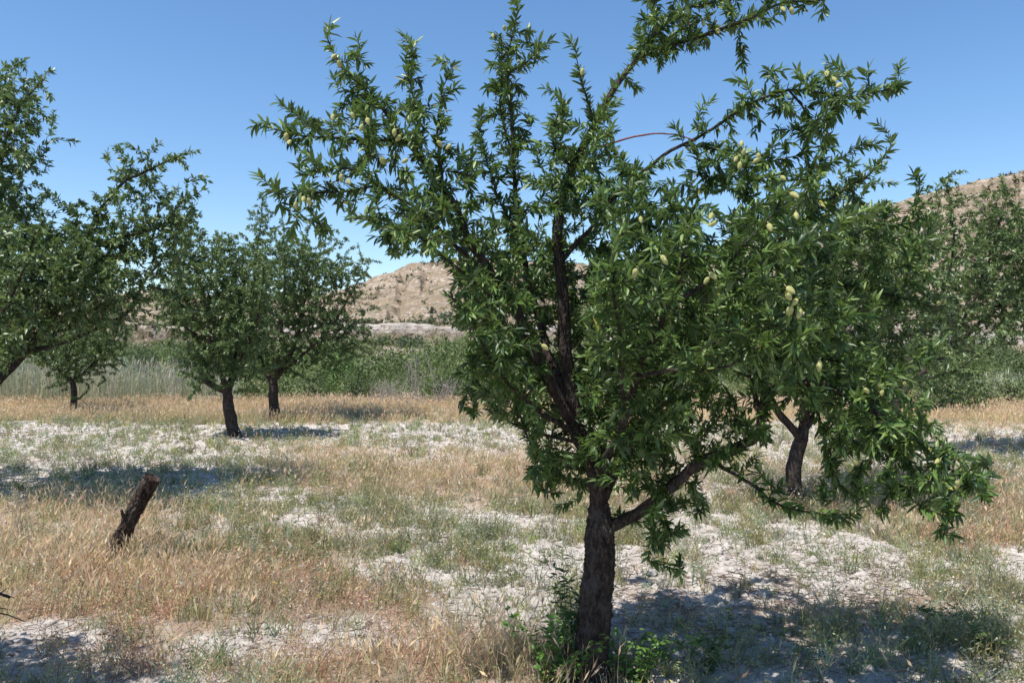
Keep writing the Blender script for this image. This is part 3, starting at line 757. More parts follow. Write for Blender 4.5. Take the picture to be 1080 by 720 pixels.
# T4: big tree at left, trunk beyond the frame edge
orchard_tree('big spreading almond tree at the left edge with long arching branches', (-62, 528), 9.2,
    ([(-62, 534, 0), (-58, 500, 0), (-50, 470, 0)], .17, .14),
    [([(-50, 472, 0), (-28, 430, 0), (0, 398, .1), (28, 372, .2), (65, 320, .3), (88, 260, .3), (112, 212, .2), (150, 182, .2), (194, 162, .2)], .10, .012, .5),
     ([(-50, 472, 0), (-52, 400, 0), (-30, 300, 0), (-10, 220, 0), (5, 150, 0), (25, 110, 0), (50, 84, 0)], .10, .010, .55),
     ([(85, 270, .3), (130, 250, .3), (165, 240, .2), (190, 215, .2), (213, 200, .2)], .03, .008, .2),
     ([(-52, 440, 0), (-20, 380, -.8), (10, 320, -1.3), (30, 265, -1.5), (46, 230, -1.6)], .07, .01, .5),
     ([(28, 372, .2), (80, 355, .8), (130, 330, 1.2), (160, 290, 1.3), (185, 250, 1.3), (205, 218, 1.3)], .05, .01, .4),
     ([(-50, 460, 0), (-100, 400, .3), (-130, 300, .4), (-140, 220, .4)], .08, .01, .5),
     ([(-10, 220, 0), (-20, 150, .2), (-5, 100, .2), (0, 76, .2)], .02, .006, .2),
     ([(-10, 405, .1), (-15, 390, -1), (-10, 370, -1.4), (20, 350, -1.5)], .04, .01, .3),
     ],
    [(15, 290, 65, 65, 0, 1.4, 260), (85, 290, 48, 44, .2, 1.1, 180), (-20, 150, 45, 70, 0, .7, 60), (115, 255, 34, 26, .3, .6, 50), (20, 335, 46, 26, 0, 1.0, 80), (170, 245, 32, 20, .5, .5, 34), (-80, 300, 90, 110, 0, 1.5, 170),
     (165, 215, 34, 9, .3, .25, 12), (140, 184, 34, 8, .2, .2, 10), (0, 200, 40, 50, 0, .8, 60), (20, 125, 30, 22, 0, .4, 20), (140, 312, 30, 14, .6, .5, 16), (185, 295, 14, 12, 1.2, .2, 6), (5, 95, 18, 14, .1, .3, 10)],
    step=.08, tip=.003, spacing=.0068, dens=3.2)
# T5: middle tree standing behind the big one, right
orchard_tree('almond tree with reddish forked trunk standing right behind the nearest tree', (842, 532), 8.7,
    ([(840, 538, 0), (838, 500, 0), (846, 462, 0)], .088, .078),
    [([(846, 464, 0), (829, 446, 0), (813, 422, 0), (795, 370, .1), (780, 310, .2)], .075, .012, .5),
     ([(846, 464, 0), (852, 435, 0), (860, 400, 0), (870, 340, 0), (880, 270, 0), (890, 210, 0)], .075, .012, .5),
     ([(850, 450, 0), (890, 400, .3), (930, 350, .4), (960, 300, .4), (980, 260, .4)], .06, .010, .5),
     ([(850, 440, 0), (860, 380, -.8), (890, 320, -1.2), (920, 260, -1.3)], .05, .01, .5),
     ([(850, 440, 0), (840, 380, .8), (830, 320, 1.2), (830, 260, 1.3)], .05, .01, .5),
     ([(965, 300, .4), (985, 230, .4), (988, 195, .4)], .015, .005, .3)],
    [(890, 290, 85, 70, 0, 1.3, 230), (930, 330, 65, 60, 0, 1.0, 130), (830, 330, 70, 70, 0, 1.2, 120), (890, 232, 42, 20, 0, .7, 30), (940, 400, 50, 28, 0, .8, 40), (880, 410, 60, 28, 0, .9, 50), (985, 300, 22, 60, .3, .4, 30), (760, 340, 40, 60, .3, .8, 40)],
    step=.07, tip=.0028, spacing=.008, dens=2.6)
# T6: right edge, leaning limbs
orchard_tree('almond tree at the right edge with limbs leaning out to the right', (925, 478), 13.2,
    ([(925, 484, 0), (930, 455, 0), (942, 430, 0)], .16, .13),
    [([(942, 431, 0), (965, 400, 0), (1000, 370, 0), (1040, 335, 0), (1085, 300, 0)], .10, .02, .6),
     ([(945, 428, 0), (960, 380, .3), (990, 320, .4), (1005, 260, .4), (1000, 190, .4)], .07, .012, .5),
     ([(1000, 370, 0), (1030, 310, -.5), (1050, 250, -.6), (1062, 205, -.6)], .05, .01, .4),
     ([(1040, 335, 0), (1085, 280, 0), (1120, 220, 0)], .05, .01, .3),
     ([(965, 400, 0), (1010, 390, -1.2), (1060, 350, -1.5)], .05, .01, .4)],
    [(1040, 290, 45, 50, 0, 1.2, 150), (1075, 320, 45, 40, 0, 1.3, 110), (1010, 330, 30, 40, .2, 1.0, 80), (1080, 250, 40, 34, 0, 1.0, 90), (1140, 300, 50, 70, 0, 1.3, 80), (995, 250, 14, 40, .4, .4, 20), (1040, 230, 22, 18, -.4, .5, 22), (985, 390, 30, 22, 0, .8, 24)],
    step=.09, tip=.003, spacing=.0065, dens=3.0)
# T7: off the left edge close by; throws the shade in the lower left corner
def near_left():
    d = 3.15
    root, t = orchard_tree('bare dead twig ends of a close almond tree poking in at the left edge', (-480, 815), d,
        ([(-480, 820, 0), (-475, 720, 0), (-470, 620, 0)], .10, .09),
        [([(-470, 620, 0), (-420, 500, .1), (-340, 400, .2), (-260, 330, .3)], .06, .02, .3),
         ([(-470, 620, 0), (-540, 480, 0), (-580, 300, 0)], .06, .02, .3),
         ([(-470, 610, 0), (-430, 460, .8), (-400, 330, 1.0)], .06, .02, .3),
         ([(-470, 610, 0), (-450, 500, -.8), (-430, 350, -1.0)], .06, .02, .3)],
        [(-290, 290, 180, 110, 0, .6, 360), (-260, 320, 140, 70, .1, .6, 260)],
        step=.08, tip=.003, spacing=.010, dens=2.2)
    tb = Tubes()
    for pts, r in [([(-475, 640, 0), (-300, 620, .8), (-140, 622, .8), (-20, 622, .8), (10, 632, .8)], .02), ([(-60, 620, .8), (-20, 640, .8), (10, 648, .82), (29, 655, .85)], .006),
                   ([(-30, 618, .8), (-5, 622, .8), (14, 631, .8)], .005), ([(-30, 622, .8), (-8, 628, .8), (6, 622, .8)], .006), ([(-20, 640, .8), (0, 640, .8), (8, 642, .8)], .004)]:
        c = crom([t.px(*q) for q in pts], .05); c = c+rng.normal(0, .004, c.shape)
        tb.add(c, np.linspace(r, r*.35, len(c)), 6, disp=.3)
    tb.build('dead_twig', M_twig, root)
near_left()

# ================================================================== dead leaning stump
def stump():
    b = P(116, 600, 6.25); root = thing('dead_stump', 'dark leaning stump of a dead tree with cut top in dry grass', 'stump', (b[0], b[1], 0))
    c = crom([P(106, 618, 6.25), P(119, 588, 6.25), P(138, 545, 6.22), P(161, 503, 6.2)], .01)
    m = len(c); r = np.interp(np.linspace(0, 1, m), [0, .15, .5, .85, 1], [.074, .062, .058, .056, .060])
    V, Q, T = tube(c, r, 64, disp=.55, seed=4.4, cap=False)
    o = link('trunk', mk_mesh('trunk', V, [Q], smooth=True), M_dead, root)
    # cut top: slightly sunken uneven disc
    seg = 64; ring = V[-seg:]; cen = ring.mean(0); ax = unit(c[-1]-c[-5]); rows = [ring]
    for k, f in enumerate((.8, .55, .3, .08)):
        rows.append(cen+(ring-cen)*f-ax*(.006+.012*(fbm(np.arange(seg)*.3, np.full(seg, f*9), 0, 2)[:, None])))
    VV = np.vstack(rows); n = len(rows); i = np.arange(n-1)[:, None]; j = np.arange(seg)[None]; j2 = (j+1) % seg
    QQ = np.stack([i*seg+j, i*seg+j2, (i+1)*seg+j2, (i+1)*seg+j], -1).reshape(-1, 4)
    link('cut_face', mk_mesh('cut_face', VV, [QQ]), M_cut, root)
    # root flare and a small stub
    tb = Tubes()
    for q in ([P(124, 592, 6.2), P(127, 602, 6.12), P(128, 614, 6.05)], [P(108, 594, 6.2), P(102, 606, 6.15), P(98, 616, 6.1)]):
        cc = crom(q, .02); tb.add(cc, np.linspace(.035, .02, len(cc)), 12, disp=.5)
    tb.build('root', M_dead, root)
    tb = Tubes(); cc = crom([P(135, 548, 6.2), P(130, 543, 6.14), P(128, 537, 6.12)], .01); tb.add(cc, np.linspace(.022, .010, len(cc)), 8, disp=.5); tb.build('snag', M_dead, root)
stump()

# ================================================================== grass and weeds
def ribbons(B, D, L, Wd, col, bend, tipcol=None):
    """tapering curved blades: 5 verts each"""
    n = len(B); D = unit(D); ang = rng.uniform(0, 6.283, n)
    S = unit(np.cross(D, np.stack([np.cos(ang), np.sin(ang), np.zeros(n)+.01], 1)))
    bd = np.stack([np.cos(ang+1.57), np.sin(ang+1.57), np.full(n, -.25)], 1)*bend[:, None]
    L = L[:, None]; W = Wd[:, None]*.5
    m = B+D*L*.55+bd*L*.25; tp = B+D*L+bd*L
    V = np.stack([B-S*W, B+S*W, m-S*W*.8, m+S*W*.8, tp], 1).reshape(-1, 3)
    b = (np.arange(n)*5)[:, None]
    return V, b+np.array([0, 1, 3, 2]), b+np.array([2, 3, 4]), col, (tipcol if tipcol is not None else col), tp, unit(tp-m)

def diamonds(B, D, L, Wd, col):
    n = len(B); D = unit(D); ang = rng.uniform(0, 6.283, n)
    S = unit(np.cross(D, np.stack([np.cos(ang), np.sin(ang), rng.normal(0, .5, n)], 1)))
    L = L[:, None]; W = Wd[:, None]*.5; m = B+D*L*.45
    V = np.stack([B, m-S*W, B+D*L, m+S*W], 1).reshape(-1, 3)
    return V, (np.arange(n)*4)[:, None]+np.array([0, 1, 2, 3]), col

class GB:
    def __init__(s): s.V, s.Q, s.T, s.cq, s.ct, s.n = [], [], [], [], [], 0
    def rib(s, *a, **k):
        V, Q, T, c1, c2, tp, td = ribbons(*a, **k)
        s.V.append(V); s.Q.append(Q+s.n); s.T.append(T+s.n); s.cq.append(c1); s.ct.append(c2); s.n += len(V); return tp, td
    def dia(s, *a):
        V, Q, c = diamonds(*a); s.V.append(V); s.Q.append(Q+s.n); s.cq.append(c); s.n += len(V)
    def build(s, name, label, cat, mat=None):
        fs = [np.concatenate(s.Q)]; cc = [np.concatenate(s.cq)]
        if s.T: fs.append(np.concatenate(s.T)); cc.append(np.concatenate(s.ct))
        C = np.concatenate(cc); C = np.hstack([C, np.ones((len(C), 1))])
        o = link(name, mk_mesh(name, np.concatenate(s.V), fs, {'tone': ('FLOAT_COLOR', 'FACE', np.clip(C, .01, .9))}), mat or M_grass)
        tag(o, label, cat, kind='stuff'); print(name, len(C)); return o

def scatter(n, dmin, dmax, half=.86, pw=1.0):
    """positions with areal density falling as 1/d^pw"""
    out = []
    u = rng.random(n); e = 2-pw
    d = (dmin**e+(dmax**e-dmin**e)*u)**(1/e) if abs(e) > .01 else dmin*(dmax/dmin)**u
    x = rng.uniform(-half, half, n)*d
    return x, d

def cols(base, n, var=.18, hue=.08):
    base = np.asarray(base); k = rng.integers(0, len(base), n)
    c = base[k]*(1+rng.normal(0, var, (n, 1)))*(1+rng.normal(0, hue, (n, 3)))
    return np.clip(c, .01, .85)

BAR = [(.68, .50, .28), (.74, .58, .35), (.62, .42, .22), (.64, .45, .28), (.50, .43, .21)]
PINK = [(.70, .54, .34), (.76, .60, .40), (.62, .43, .27)]
REDC = [(.50, .31, .21), (.58, .39, .27), (.38, .23, .16), (.62, .48, .34), (.42, .31, .18)]
GRN = [(.24, .25, .09), (.31, .32, .13), (.38, .35, .17), (.20, .22, .09), (.44, .38, .20)]
GRY = [(.34, .35, .22), (.40, .40, .27), (.27, .29, .17)]

def dry_grass():
    g = GB()
    N = 300000
    x, y = scatter(N, 2.6, 26.2, pw=1.15)
    ba, re, gr, bare, li = zones(x, y)
    cl = .6*fbm(x*2.2, y*2.2, 11., 3)+.4*fbm(x*7, y*7, 15., 2); cl2 = fbm(x*.6, y*.6, 13., 2)
    far = sstep(17.5, 20.5, y)*1.1
    p = np.clip(ba+far*.8, 0, 1.6)*sstep(.34, .60, cl)*(.45+cl2)-.65*bare
    p = p+.03
    k = rng.random(N) < p*.66
    x, y, gr, re = x[k], y[k], gr[k], re[k]; n = len(x)
    z = ground_h(x, y)-.01
    sc_ = (1+y/11.)
    tall = .55+.75*fbm(x*1.2, y*1.2, 17., 2)
    L = rng.uniform(.08, .27, n)*tall*1.05; L = np.where(y > 18, L*1.4, L)
    D = np.stack([rng.normal(.10, .28, n), rng.normal(0, .28, n), np.ones(n)], 1)
    c = cols(BAR, n)
    gm = np.clip(gr, 0, 1)[:, None]*.45; c = c*(1-gm)+np.array([.24, .27, .13])*gm
    tp, td = g.rib(np.stack([x, y, z], 1), D, L, .0030*sc_*rng.uniform(.7, 1.3, n), c, rng.uniform(.05, .4, n), tipcol=c*1.08)
    # bearded seed heads
    h = rng.random(n) < .42
    m = h.sum(); pc = cols(PINK, m, .12, .05)
    dd = td[h]+rng.normal(0, .15, (m, 3))
    s2 = sc_[h]
    g.dia(tp[h]-td[h]*.02, dd, rng.uniform(.04, .075, m), .0085*s2*rng.uniform(.7, 1.3, m), pc)
    for _ in range(2):
        g.dia(tp[h]+td[h]*.012, td[h]+rng.normal(0, .3, (m, 3)), rng.uniform(.05, .08, m), .0018*s2, pc*1.1)
    g.build('dry_grass', 'golden dry barley grass in patches across the orchard floor', 'grass')

def red_weeds():
    g = GB()
    N = 36000
    x, y = scatter(N, 2.6, 27, pw=1.2)
    ba, re, gr, bare, li = zones(x, y)
    cl = fbm(x*2.2, y*2.2, 21., 3)
    p = np.clip(re, 0, 1.4)*sstep(.32, .58, cl)-.4*bare+.03
    k = rng.random(N) < p*.85
    x, y = x[k], y[k]; n = len(x)
    z = ground_h(x, y)
    # each plant: several fine stems with bits along them
    ns = 9
    X = np.repeat(x, ns)+rng.normal(0, .035, n*ns); Y = np.repeat(y, ns)+rng.normal(0, .035, n*ns); Z = np.repeat(z, ns)-.01
    pc = np.repeat(cols(REDC, n, .15, .07), ns, 0); m = n*ns; sc_ = 1+Y/11.
    c = np.clip(pc*(1+rng.normal(0, .15, (m, 1))), .01, .8)
    L = np.repeat(rng.uniform(.05, .17, n), ns)*rng.uniform(.6, 1.2, m)
    D = np.stack([rng.normal(0, .45, m), rng.normal(0, .45, m), np.ones(m)], 1)
    B = np.stack([X, Y, Z], 1)
    g.rib(B, D, L, .0026*sc_, c, rng.uniform(0, .3, m))
    for f in (.55, .85, 1.0):
        q = rng.random(m) < .7
        g.dia(B[q]+unit(D[q])*(L[q]*f)[:, None], rng.normal(0, 1, (q.sum(), 3))+np.array([0, 0, .6]), rng.uniform(.009, .022, q.sum())*sc_[q]**.5, .0055*sc_[q], np.clip(c[q]*rng.uniform(.9, 1.45, (q.sum(), 1)), 0, .8))
    g.build('red_weeds', 'low reddish brown drying weeds between the grass patches', 'weeds')

def green_weeds():
    g = GB()
    N = 95000
    x, y = scatter(N, 2.6, 26, pw=1.2)
    ba, re, gr, bare, li = zones(x, y)
    cl = .5*fbm(x*2.4, y*2.4, 31., 3)+.5*fbm(x*6, y*6, 37., 2)
    p = np.clip(gr+.22, 0, 1.4)*sstep(.40, .66, cl)*(1-.4*np.clip(bare, 0, 1))+.045
    k = rng.random(N) < p*.62
    x, y = x[k], y[k]; n = len(x); z = ground_h(x, y)
    ns = 11
    X = np.repeat(x, ns)+rng.normal(0, .03, n*ns); Y = np.repeat(y, ns)+rng.normal(0, .03, n*ns); Z = np.repeat(z, ns)-.008
    m = n*ns; sc_ = 1+Y/11.
    base = np.where(rng.random((n, 1)) < .5, cols(GRN, n), cols(GRY, n))
    c = np.clip(np.repeat(base, ns, 0)*(1+rng.normal(0, .14, (m, 1))), .01, .8)
    L = np.repeat(rng.uniform(.05, .20, n)*rng.choice([.6, 1, 1.3], n), ns)*rng.uniform(.6, 1.15, m)
    D = np.stack([rng.normal(0, .38, m), rng.normal(0, .38, m), np.ones(m)], 1); B = np.stack([X, Y, Z], 1)
    g.rib(B, D, L, .0036*sc_, c, rng.uniform(.05, .4, m))
    for f in (.4, .7, .95):
        q = rng.random(m) < .5
        g.dia(B[q]+unit(D[q])*(L[q]*f)[:, None], rng.normal(0, 1, (q.sum(), 3))+np.array([0, 0, .5]), rng.uniform(.014, .032, q.sum()), .0065*sc_[q], c[q]*1.1)
    g.build('green_weeds', 'sparse grey green weeds and grass on the pale soil', 'weeds')

def flowers():
    g = GB()
    N = 5200; x, y = scatter(N, 3, 22, pw=1.2)
    ba, re, gr, bare, li = zones(x, y)
    k = rng.random(N) < np.clip(gr*.5+re*.35, 0, 1); x, y = x[k], y[k]; n = len(x)
    z = ground_h(x, y)+rng.uniform(.08, .2, n); sc_ = 1+y/14
    wc = np.where(rng.random((n, 1)) < .84, np.array([[.72, .70, .64]]), np.array([[.62, .50, .08]]))
    B = np.stack([x, y, z], 1)
    for _ in range(2):
        a = rng.uniform(0, 6.28, n)
        D = np.stack([np.cos(a), np.sin(a), rng.normal(.3, .3, n)], 1)
        g.dia(B-unit(D)*.007, D, .013*sc_*rng.uniform(.6, 1.2, n), .011*sc_*rng.uniform(.6, 1.1, n), wc)
    g.rib(B-np.array([0, 0, .15]), np.tile([0, 0, 1.], (n, 1))+rng.normal(0, .05, (n, 3)), np.full(n, .15), np.full(n, .003), cols(GRN, n), np.full(n, .02))
    g.build('wildflowers', 'tiny white and yellow wildflowers dotted among the weeds', 'flowers')

def litter():
    g = GB()
    N = 130000; x, y = scatter(N, 2.6, 22, pw=1.2)
    ba, re, gr, bare, li = zones(x, y)
    cl = fbm(x*3, y*3, 41., 3)
    p = np.clip(li, 0, 1.3)*sstep(.36, .56, cl)+.07*re+.11*(1+bare)
    k = rng.random(N) < p*.75; x, y = x[k], y[k]; n = len(x); z = ground_h(x, y)+rng.uniform(.004, .02, n)
    a = rng.uniform(0, 6.28, n); D = np.stack([np.cos(a), np.sin(a), rng.normal(0, .15, n)], 1)
    c = cols([(.27, .19, .14), (.36, .27, .21), (.20, .14, .11), (.42, .34, .27)], n)
    g.rib(np.stack([x, y, z], 1), D, rng.uniform(.03, .14, n), .0035*(1+y/9), c, rng.uniform(-.2, .2, n))
    g.build('dead_litter', 'brownish straw and dead stems lying flat on the soil', 'plant litter')

def clods():
    """small crumbly clods of marl lying on the bare soil"""
    N = 60000; x, y = scatter(N, 2.6, 20, pw=1.3)
    ba, re, gr, bare, li = zones(x, y)
    k = rng.random(N) < np.clip(.25+bare*.7-ba*.3-re*.2, .03, 1)*.8; x, y = x[k], y[k]; n = len(x)
    z = ground_h(x, y)
    base = np.array([[1, 0, 0], [-1, 0, 0], [0, 1, 0], [0, -1, 0], [0, 0, 1], [0, 0, -1], [.6, .6, .5], [-.6, .6, .5], [.6, -.6, .5], [-.6, -.6, .5]], float)
    Ft = np.array([[4, 6, 8], [4, 7, 6], [4, 9, 7], [4, 8, 9], [0, 8, 6], [1, 7, 9], [2, 6, 7], [3, 9, 8], [0, 6, 2], [2, 7, 1], [1, 9, 3], [3, 8, 0]])
    s = rng.gamma(2.0, .0062, n)*(1+y/16); s = np.clip(s, .004, .06)
    V = base[None]*s[:, None, None]*rng.uniform(.6, 1.3, (n, 10, 3)); V[:, :, 2] *= .7
    V = V+np.stack([x, y, z], 1)[:, None]
    T = (Ft[None]+(np.arange(n)*10)[:, None, None]).reshape(-1, 3)
    me = mk_mesh('soil_clods', V.reshape(-1, 3), [T], {'thatch': ('FLOAT', 'POINT', np.full(n*10, -.3))})
    tag(link('soil_clods', me, M_soil), 'crumbly whitish clods of soil scattered on the bare ground', 'soil clods', kind='stuff')

dry_grass(); red_weeds(); green_weeds(); flowers(); litter(); clods()

# individual leafy weeds round the trunk
def foot_weed(px, py, d, h, n, label, mat, name='leafy_weed', ll=(.02, .045), sp=.35, wr=.5):
    b = P(px, py, d); b[2] = float(ground_h(np.array([b[0]]), np.array([b[1]]))[0])
    root = thing(name, label, 'weed', b)
    tb = Tubes(); B, D = [], []
    for i in range(n):
        v = np.array([rng.normal(0, sp), rng.normal(0, sp), 1.]); L = h*rng.uniform(.5, 1.1)
        q0 = b+np.array([rng.normal(0, .03), rng.normal(0, .03), -.01])
        c = crom([q0, q0+v*L*.5, q0+v*L+np.array([rng.normal(0, .05), 0, -.03])], .03)
        tb.add(c, np.linspace(.003, .0012, len(c)), 4)
        for u in range(int(L/.009)):
            k = rng.integers(1, len(c)); a = rng.uniform(0, 6.28)
            B.append(c[k]+rng.normal(0, .004, 3)); D.append([math.cos(a), math.sin(a), rng.uniform(-.1, .7)])
    tb.build('stem', M_stem, root); B = np.array(B); D = np.array(D); m = len(B)
    leaf_object('foliage', B, D, rng.uniform(*ll, m), rng.random(m)*.9, mat, root, True, wr)
M_stem = bark_material('green_stem', (.07, .10, .04), (.12, .16, .06), (.2, .22, .1), 1.5)
foot_weed(590, 705, 3.85, .38, 18, 'bright green leafy weed at the left foot of the nearest trunk', M_bright)
foot_weed(672, 715, 3.9, .30, 14, 'bright green leafy weed at the right foot of the nearest trunk', M_bright)
foot_weed(606, 640, 4.15, .62, 7, 'tall narrow leaved sucker shoots beside the nearest trunk', M_leaf, 'sucker_shoot', (.04, .07), .12, .25)
foot_weed(1040, 690, 4.3, .20, 12, 'low green weed near the lower right corner', M_bush)
foot_weed(745, 712, 4.0, .26, 9, 'dark green weed in the tree shade right of the nearest trunk', M_bush)
foot_weed(985, 655, 4.85, .2, 8, 'green weed on the shade edge in the right foreground', M_bush)

# ================================================================== reeds, thicket, shrubs
def reeds():
    g = GB()
    n = 15000
    px = np.concatenate([rng.uniform(-420, 250, n*3//4), rng.uniform(1010, 1400, n//4)]); n = len(px)
    y = rng.uniform(24.6, 29, n); x = (px-540)/F*y
    cl = fbm(x*1.3, y*1.3, 51., 3); k = (cl > .38+.25*rng.random(n)*(px > 120)); x, y, px = x[k], y[k], px[k]; n = len(x)
    z = ground_h(x, y)
    H = np.interp(px, [-400, 0, 60, 160, 220, 250, 1010, 1400], [1.95, 1.75, 1.7, 1.35, 1.1, .8, .9, 1.3])*rng.uniform(.55, 1.08, n)
    lean = rng.normal(0, .10, n)
    D = np.stack([lean, rng.normal(0, .1, n), np.ones(n)], 1)
    c = cols([(.42, .44, .29), (.52, .50, .37), (.33, .38, .22), (.58, .54, .42), (.28, .34, .2), (.42, .42, .3)], n)
    B = np.stack([x, y, z], 1)
    tp, td = g.rib(B, D, H, rng.uniform(.010, .022, n), c, rng.uniform(0, .12, n))
    for f in (.3, .5, .7, .85):
        q = rng.random(n) < .8; m = q.sum(); a = rng.uniform(0, 6.28, m)
        g.dia(B[q]+unit(D[q])*(H[q]*f)[:, None], np.stack([np.cos(a)*.6, np.sin(a)*.6, np.ones(m)*rng.uniform(.2, 1.3, m)], 1), rng.uniform(.15, .38, m), rng.uniform(.010, .022, m), c[q]*rng.uniform(.75, 1.1, (m, 1)))
    q = rng.random(n) < .12; m = q.sum()
    g.dia(tp[q]-td[q]*.1, td[q]+rng.normal(0, .1, (m, 3)), rng.uniform(.18, .3, m), rng.uniform(.03, .055, m), cols([(.5, .45, .36), (.42, .36, .28)], m))
    g.build('reeds', 'band of tall pale grey green reeds behind the dry grass', 'reeds')
reeds()

def dome_leaves(cs, size, mat_t=.5, n_per=900, fine=1.0):
    """cs: list (x,y,z,rx,ry,rz). leaves through the outer part of lumpy domes"""
    B, D, L, T, U = [], [], [], [], []
    for (x, y, z, rx, ry, rz) in cs:
        n = int(n_per*rx*rz)
        v = unit(rng.normal(0, 1, (n, 3))); v[:, 2] = np.abs(v[:, 2])*1.0
        sd = random.random()*60
        lump = .55+.85*fbm(v[:, 0]*2.6+sd, v[:, 1]*2.6, v[:, 2]*2.6, 3)
        r = rng.uniform(.45, 1, n)**.5*lump
        p = np.array([x, y, z])+v*r[:, None]*np.array([rx, ry, rz])
        B.append(p); U.append(unit(v+.25*rng.normal(0, 1, (n, 3)))); D.append(unit(np.cross(v, rng.normal(0, 1, (n, 3)))+.35*v))
        L.append(rng.uniform(.6, 1.3, n)*size); T.append(np.clip(random.gauss(.36, .28)+rng.normal(0, .13, n), 0, 1))
    dome_leaves.up = np.vstack(U)
    return np.vstack(B), np.vstack(D), np.concatenate(L), np.concatenate(T)

def gz(x, y): return float(ground_h(np.array([x]), np.array([y]))[0])

def thicket():
    cs = []
    for i in range(290):       # brush at the terrace edge and in the hollow behind
        y = random.choice([random.uniform(25.6, 34), random.uniform(25.6, 62)]); px = random.uniform(-600, 1700); x = (px-540)/F*y
        top = 400-(y-26)*.60+random.uniform(-9, 20)
        if px < 260: top -= 0; 
        zt = EYE+(HY-top)/F*y; z0 = gz(x, y); h = zt-z0
        if px < 240 and (y < 34 or random.random() < .4): continue
        h = max(.6, h); cs.append((x, y, z0-.05, h*random.uniform(.55, 1.1), h*.8, h))
    cs = cs+[(x+random.gauss(0, .5), y+random.gauss(0, .5), z+h*.45, rx*.45, ry*.5, h*.75) for (x, y, z, rx, ry, h) in cs[::2]]
    B, D, L, T = dome_leaves(cs, .09, n_per=560)
    print('thicket', len(B))
    o = leaf_object('thicket', B, D, L, T, M_bush, None, False, .6, dome_leaves.up)
    tag(o, 'mass of green brush filling the hollow behind the orchard', 'brush', kind='stuff')
    cs = []
    for i in range(380):
        y = random.uniform(70, 150); px = random.uniform(-500, 1600); x = (px-540)/F*y
        top = 359+random.uniform(-11, 16); 
        if random.random() < .3: top += 6
        z0 = gz(x, y) if y < 104 else max(gz(x, y), float(hill_height(np.array([px]), np.array([y]), np.array([x]), np.array([y]))[0][0]))
        h = max(1.0, EYE+(HY-top)/F*y-z0); cs.append((x, y, z0-.2, h*random.uniform(.6, 1.1), h*.8, h))
    B, D, L, T = dome_leaves(cs, .30, n_per=80)
    print('wood', len(B))
    o = leaf_object('valley_scrub', B, D, L, T*.62, M_bush, None, False, .6, dome_leaves.up)
    tag(o, 'far scrubby trees along the foot of the dry hill', 'scrub', kind='stuff')
thicket()

def shrub(name, label, cat, px, base_y, d, wpx, top_y, mat, size=.1, npx=500, lobes=5, group=None, stems=True):
    x = (px-540)/F*d; z0 = gz(x, d); h = EYE+(HY-top_y)/F*d-z0; wr = wpx/F*d/2
    root = thing(name, label, cat, (x, d, z0), group)
    cs = [(x, d, z0+.1*h, wr*.7, wr*.7, h*.9)]
    for i in range(lobes):
        a = random.uniform(0, 6.28); k = random.uniform(.3, .6)
        cs.append((x+math.cos(a)*wr*k, d+math.sin(a)*wr*k, z0+h*random.uniform(0, .25), wr*random.uniform(.35, .55), wr*.5, h*random.uniform(.45, .75)))
    B, D, L, T = dome_leaves(cs, size, n_per=npx)
    leaf_object('foliage', B, D, L, T, mat, root, False, .5, dome_leaves.up)
    if stems:
        tb = Tubes()
        for i in range(9):
            a = random.uniform(0, 6.28); q = wr*random.uniform(.2, .6)
            c = crom([(x, d, z0-.05), (x+math.cos(a)*q*.4, d+math.sin(a)*q*.4, z0+h*.35), (x+math.cos(a)*q, d+math.sin(a)*q, z0+h*random.uniform(.6, .85))], .15)
            tb.add(c, np.linspace(.03, .008, len(c)), 5)
        tb.build('stem', M_twig, root)
    return root
shrub('shrub', 'vivid green shrub rising above the brush, left of the grey dead bush', 'shrub', 358, 400, 44, 44, 358, M_bright, .13, 420)
shrub('shrub', 'light green rounded shrub under the right edge tree, dry grass around it', 'shrub', 1003, 440, 22, 100, 366, M_bush, .085, 900, 7)
shrub('shrub', 'small green shrub beside the leaning tree, nearer the right edge', 'shrub', 1066, 440, 24, 60, 392, M_bush, .09, 700, 5)
for px, w_, top, d_, lb in [(262, 50, 396, 26.5, 'leafy green bush seen between the trunks of the two middle left almond trees'),
                        (305, 60, 392, 28, 'leafy green bush at the front of the brush, just right of the short forked trunk'),
                        (372, 70, 389, 27.5, 'leafy green bush at the front of the brush, left of the grey dead twigs'),
                        (470, 60, 386, 28, 'leafy green bush right behind the low grey twigs, right of the tall dead stems'),
                        (505, 50, 394, 26.5, 'leafy green bush beside the left side of the nearest tree crown, in the brush'),
                        (900, 60, 385, 29, 'leafy green bush seen through the low right foliage of the nearest tree')]:
    shrub('bush', lb, 'bush', px, 430, d_, w_, top, M_bush, .085, 800, 6, 'green bushes along the front of the brush')
shrub('shrub', 'dark green shrub behind the two middle left almond trees', 'shrub', 330, 430, 27, 60, 388, M_bush, .09, 700, 5)
for i, (px, w_, top, lb) in enumerate([(150, 46, 361, 'dark blue green tree behind the reeds, leftmost of three'), (186, 44, 364, 'dark blue green tree behind the reeds, middle of three'),
                                     (216, 36, 370, 'dark blue green tree behind the reeds, rightmost of three')]):
    shrub('feathery_tree', lb, 'tree', px, 400, 44+i*2, w_, top-2, M_dark, .14, 520, 6, 'dark feathery trees behind the reeds')

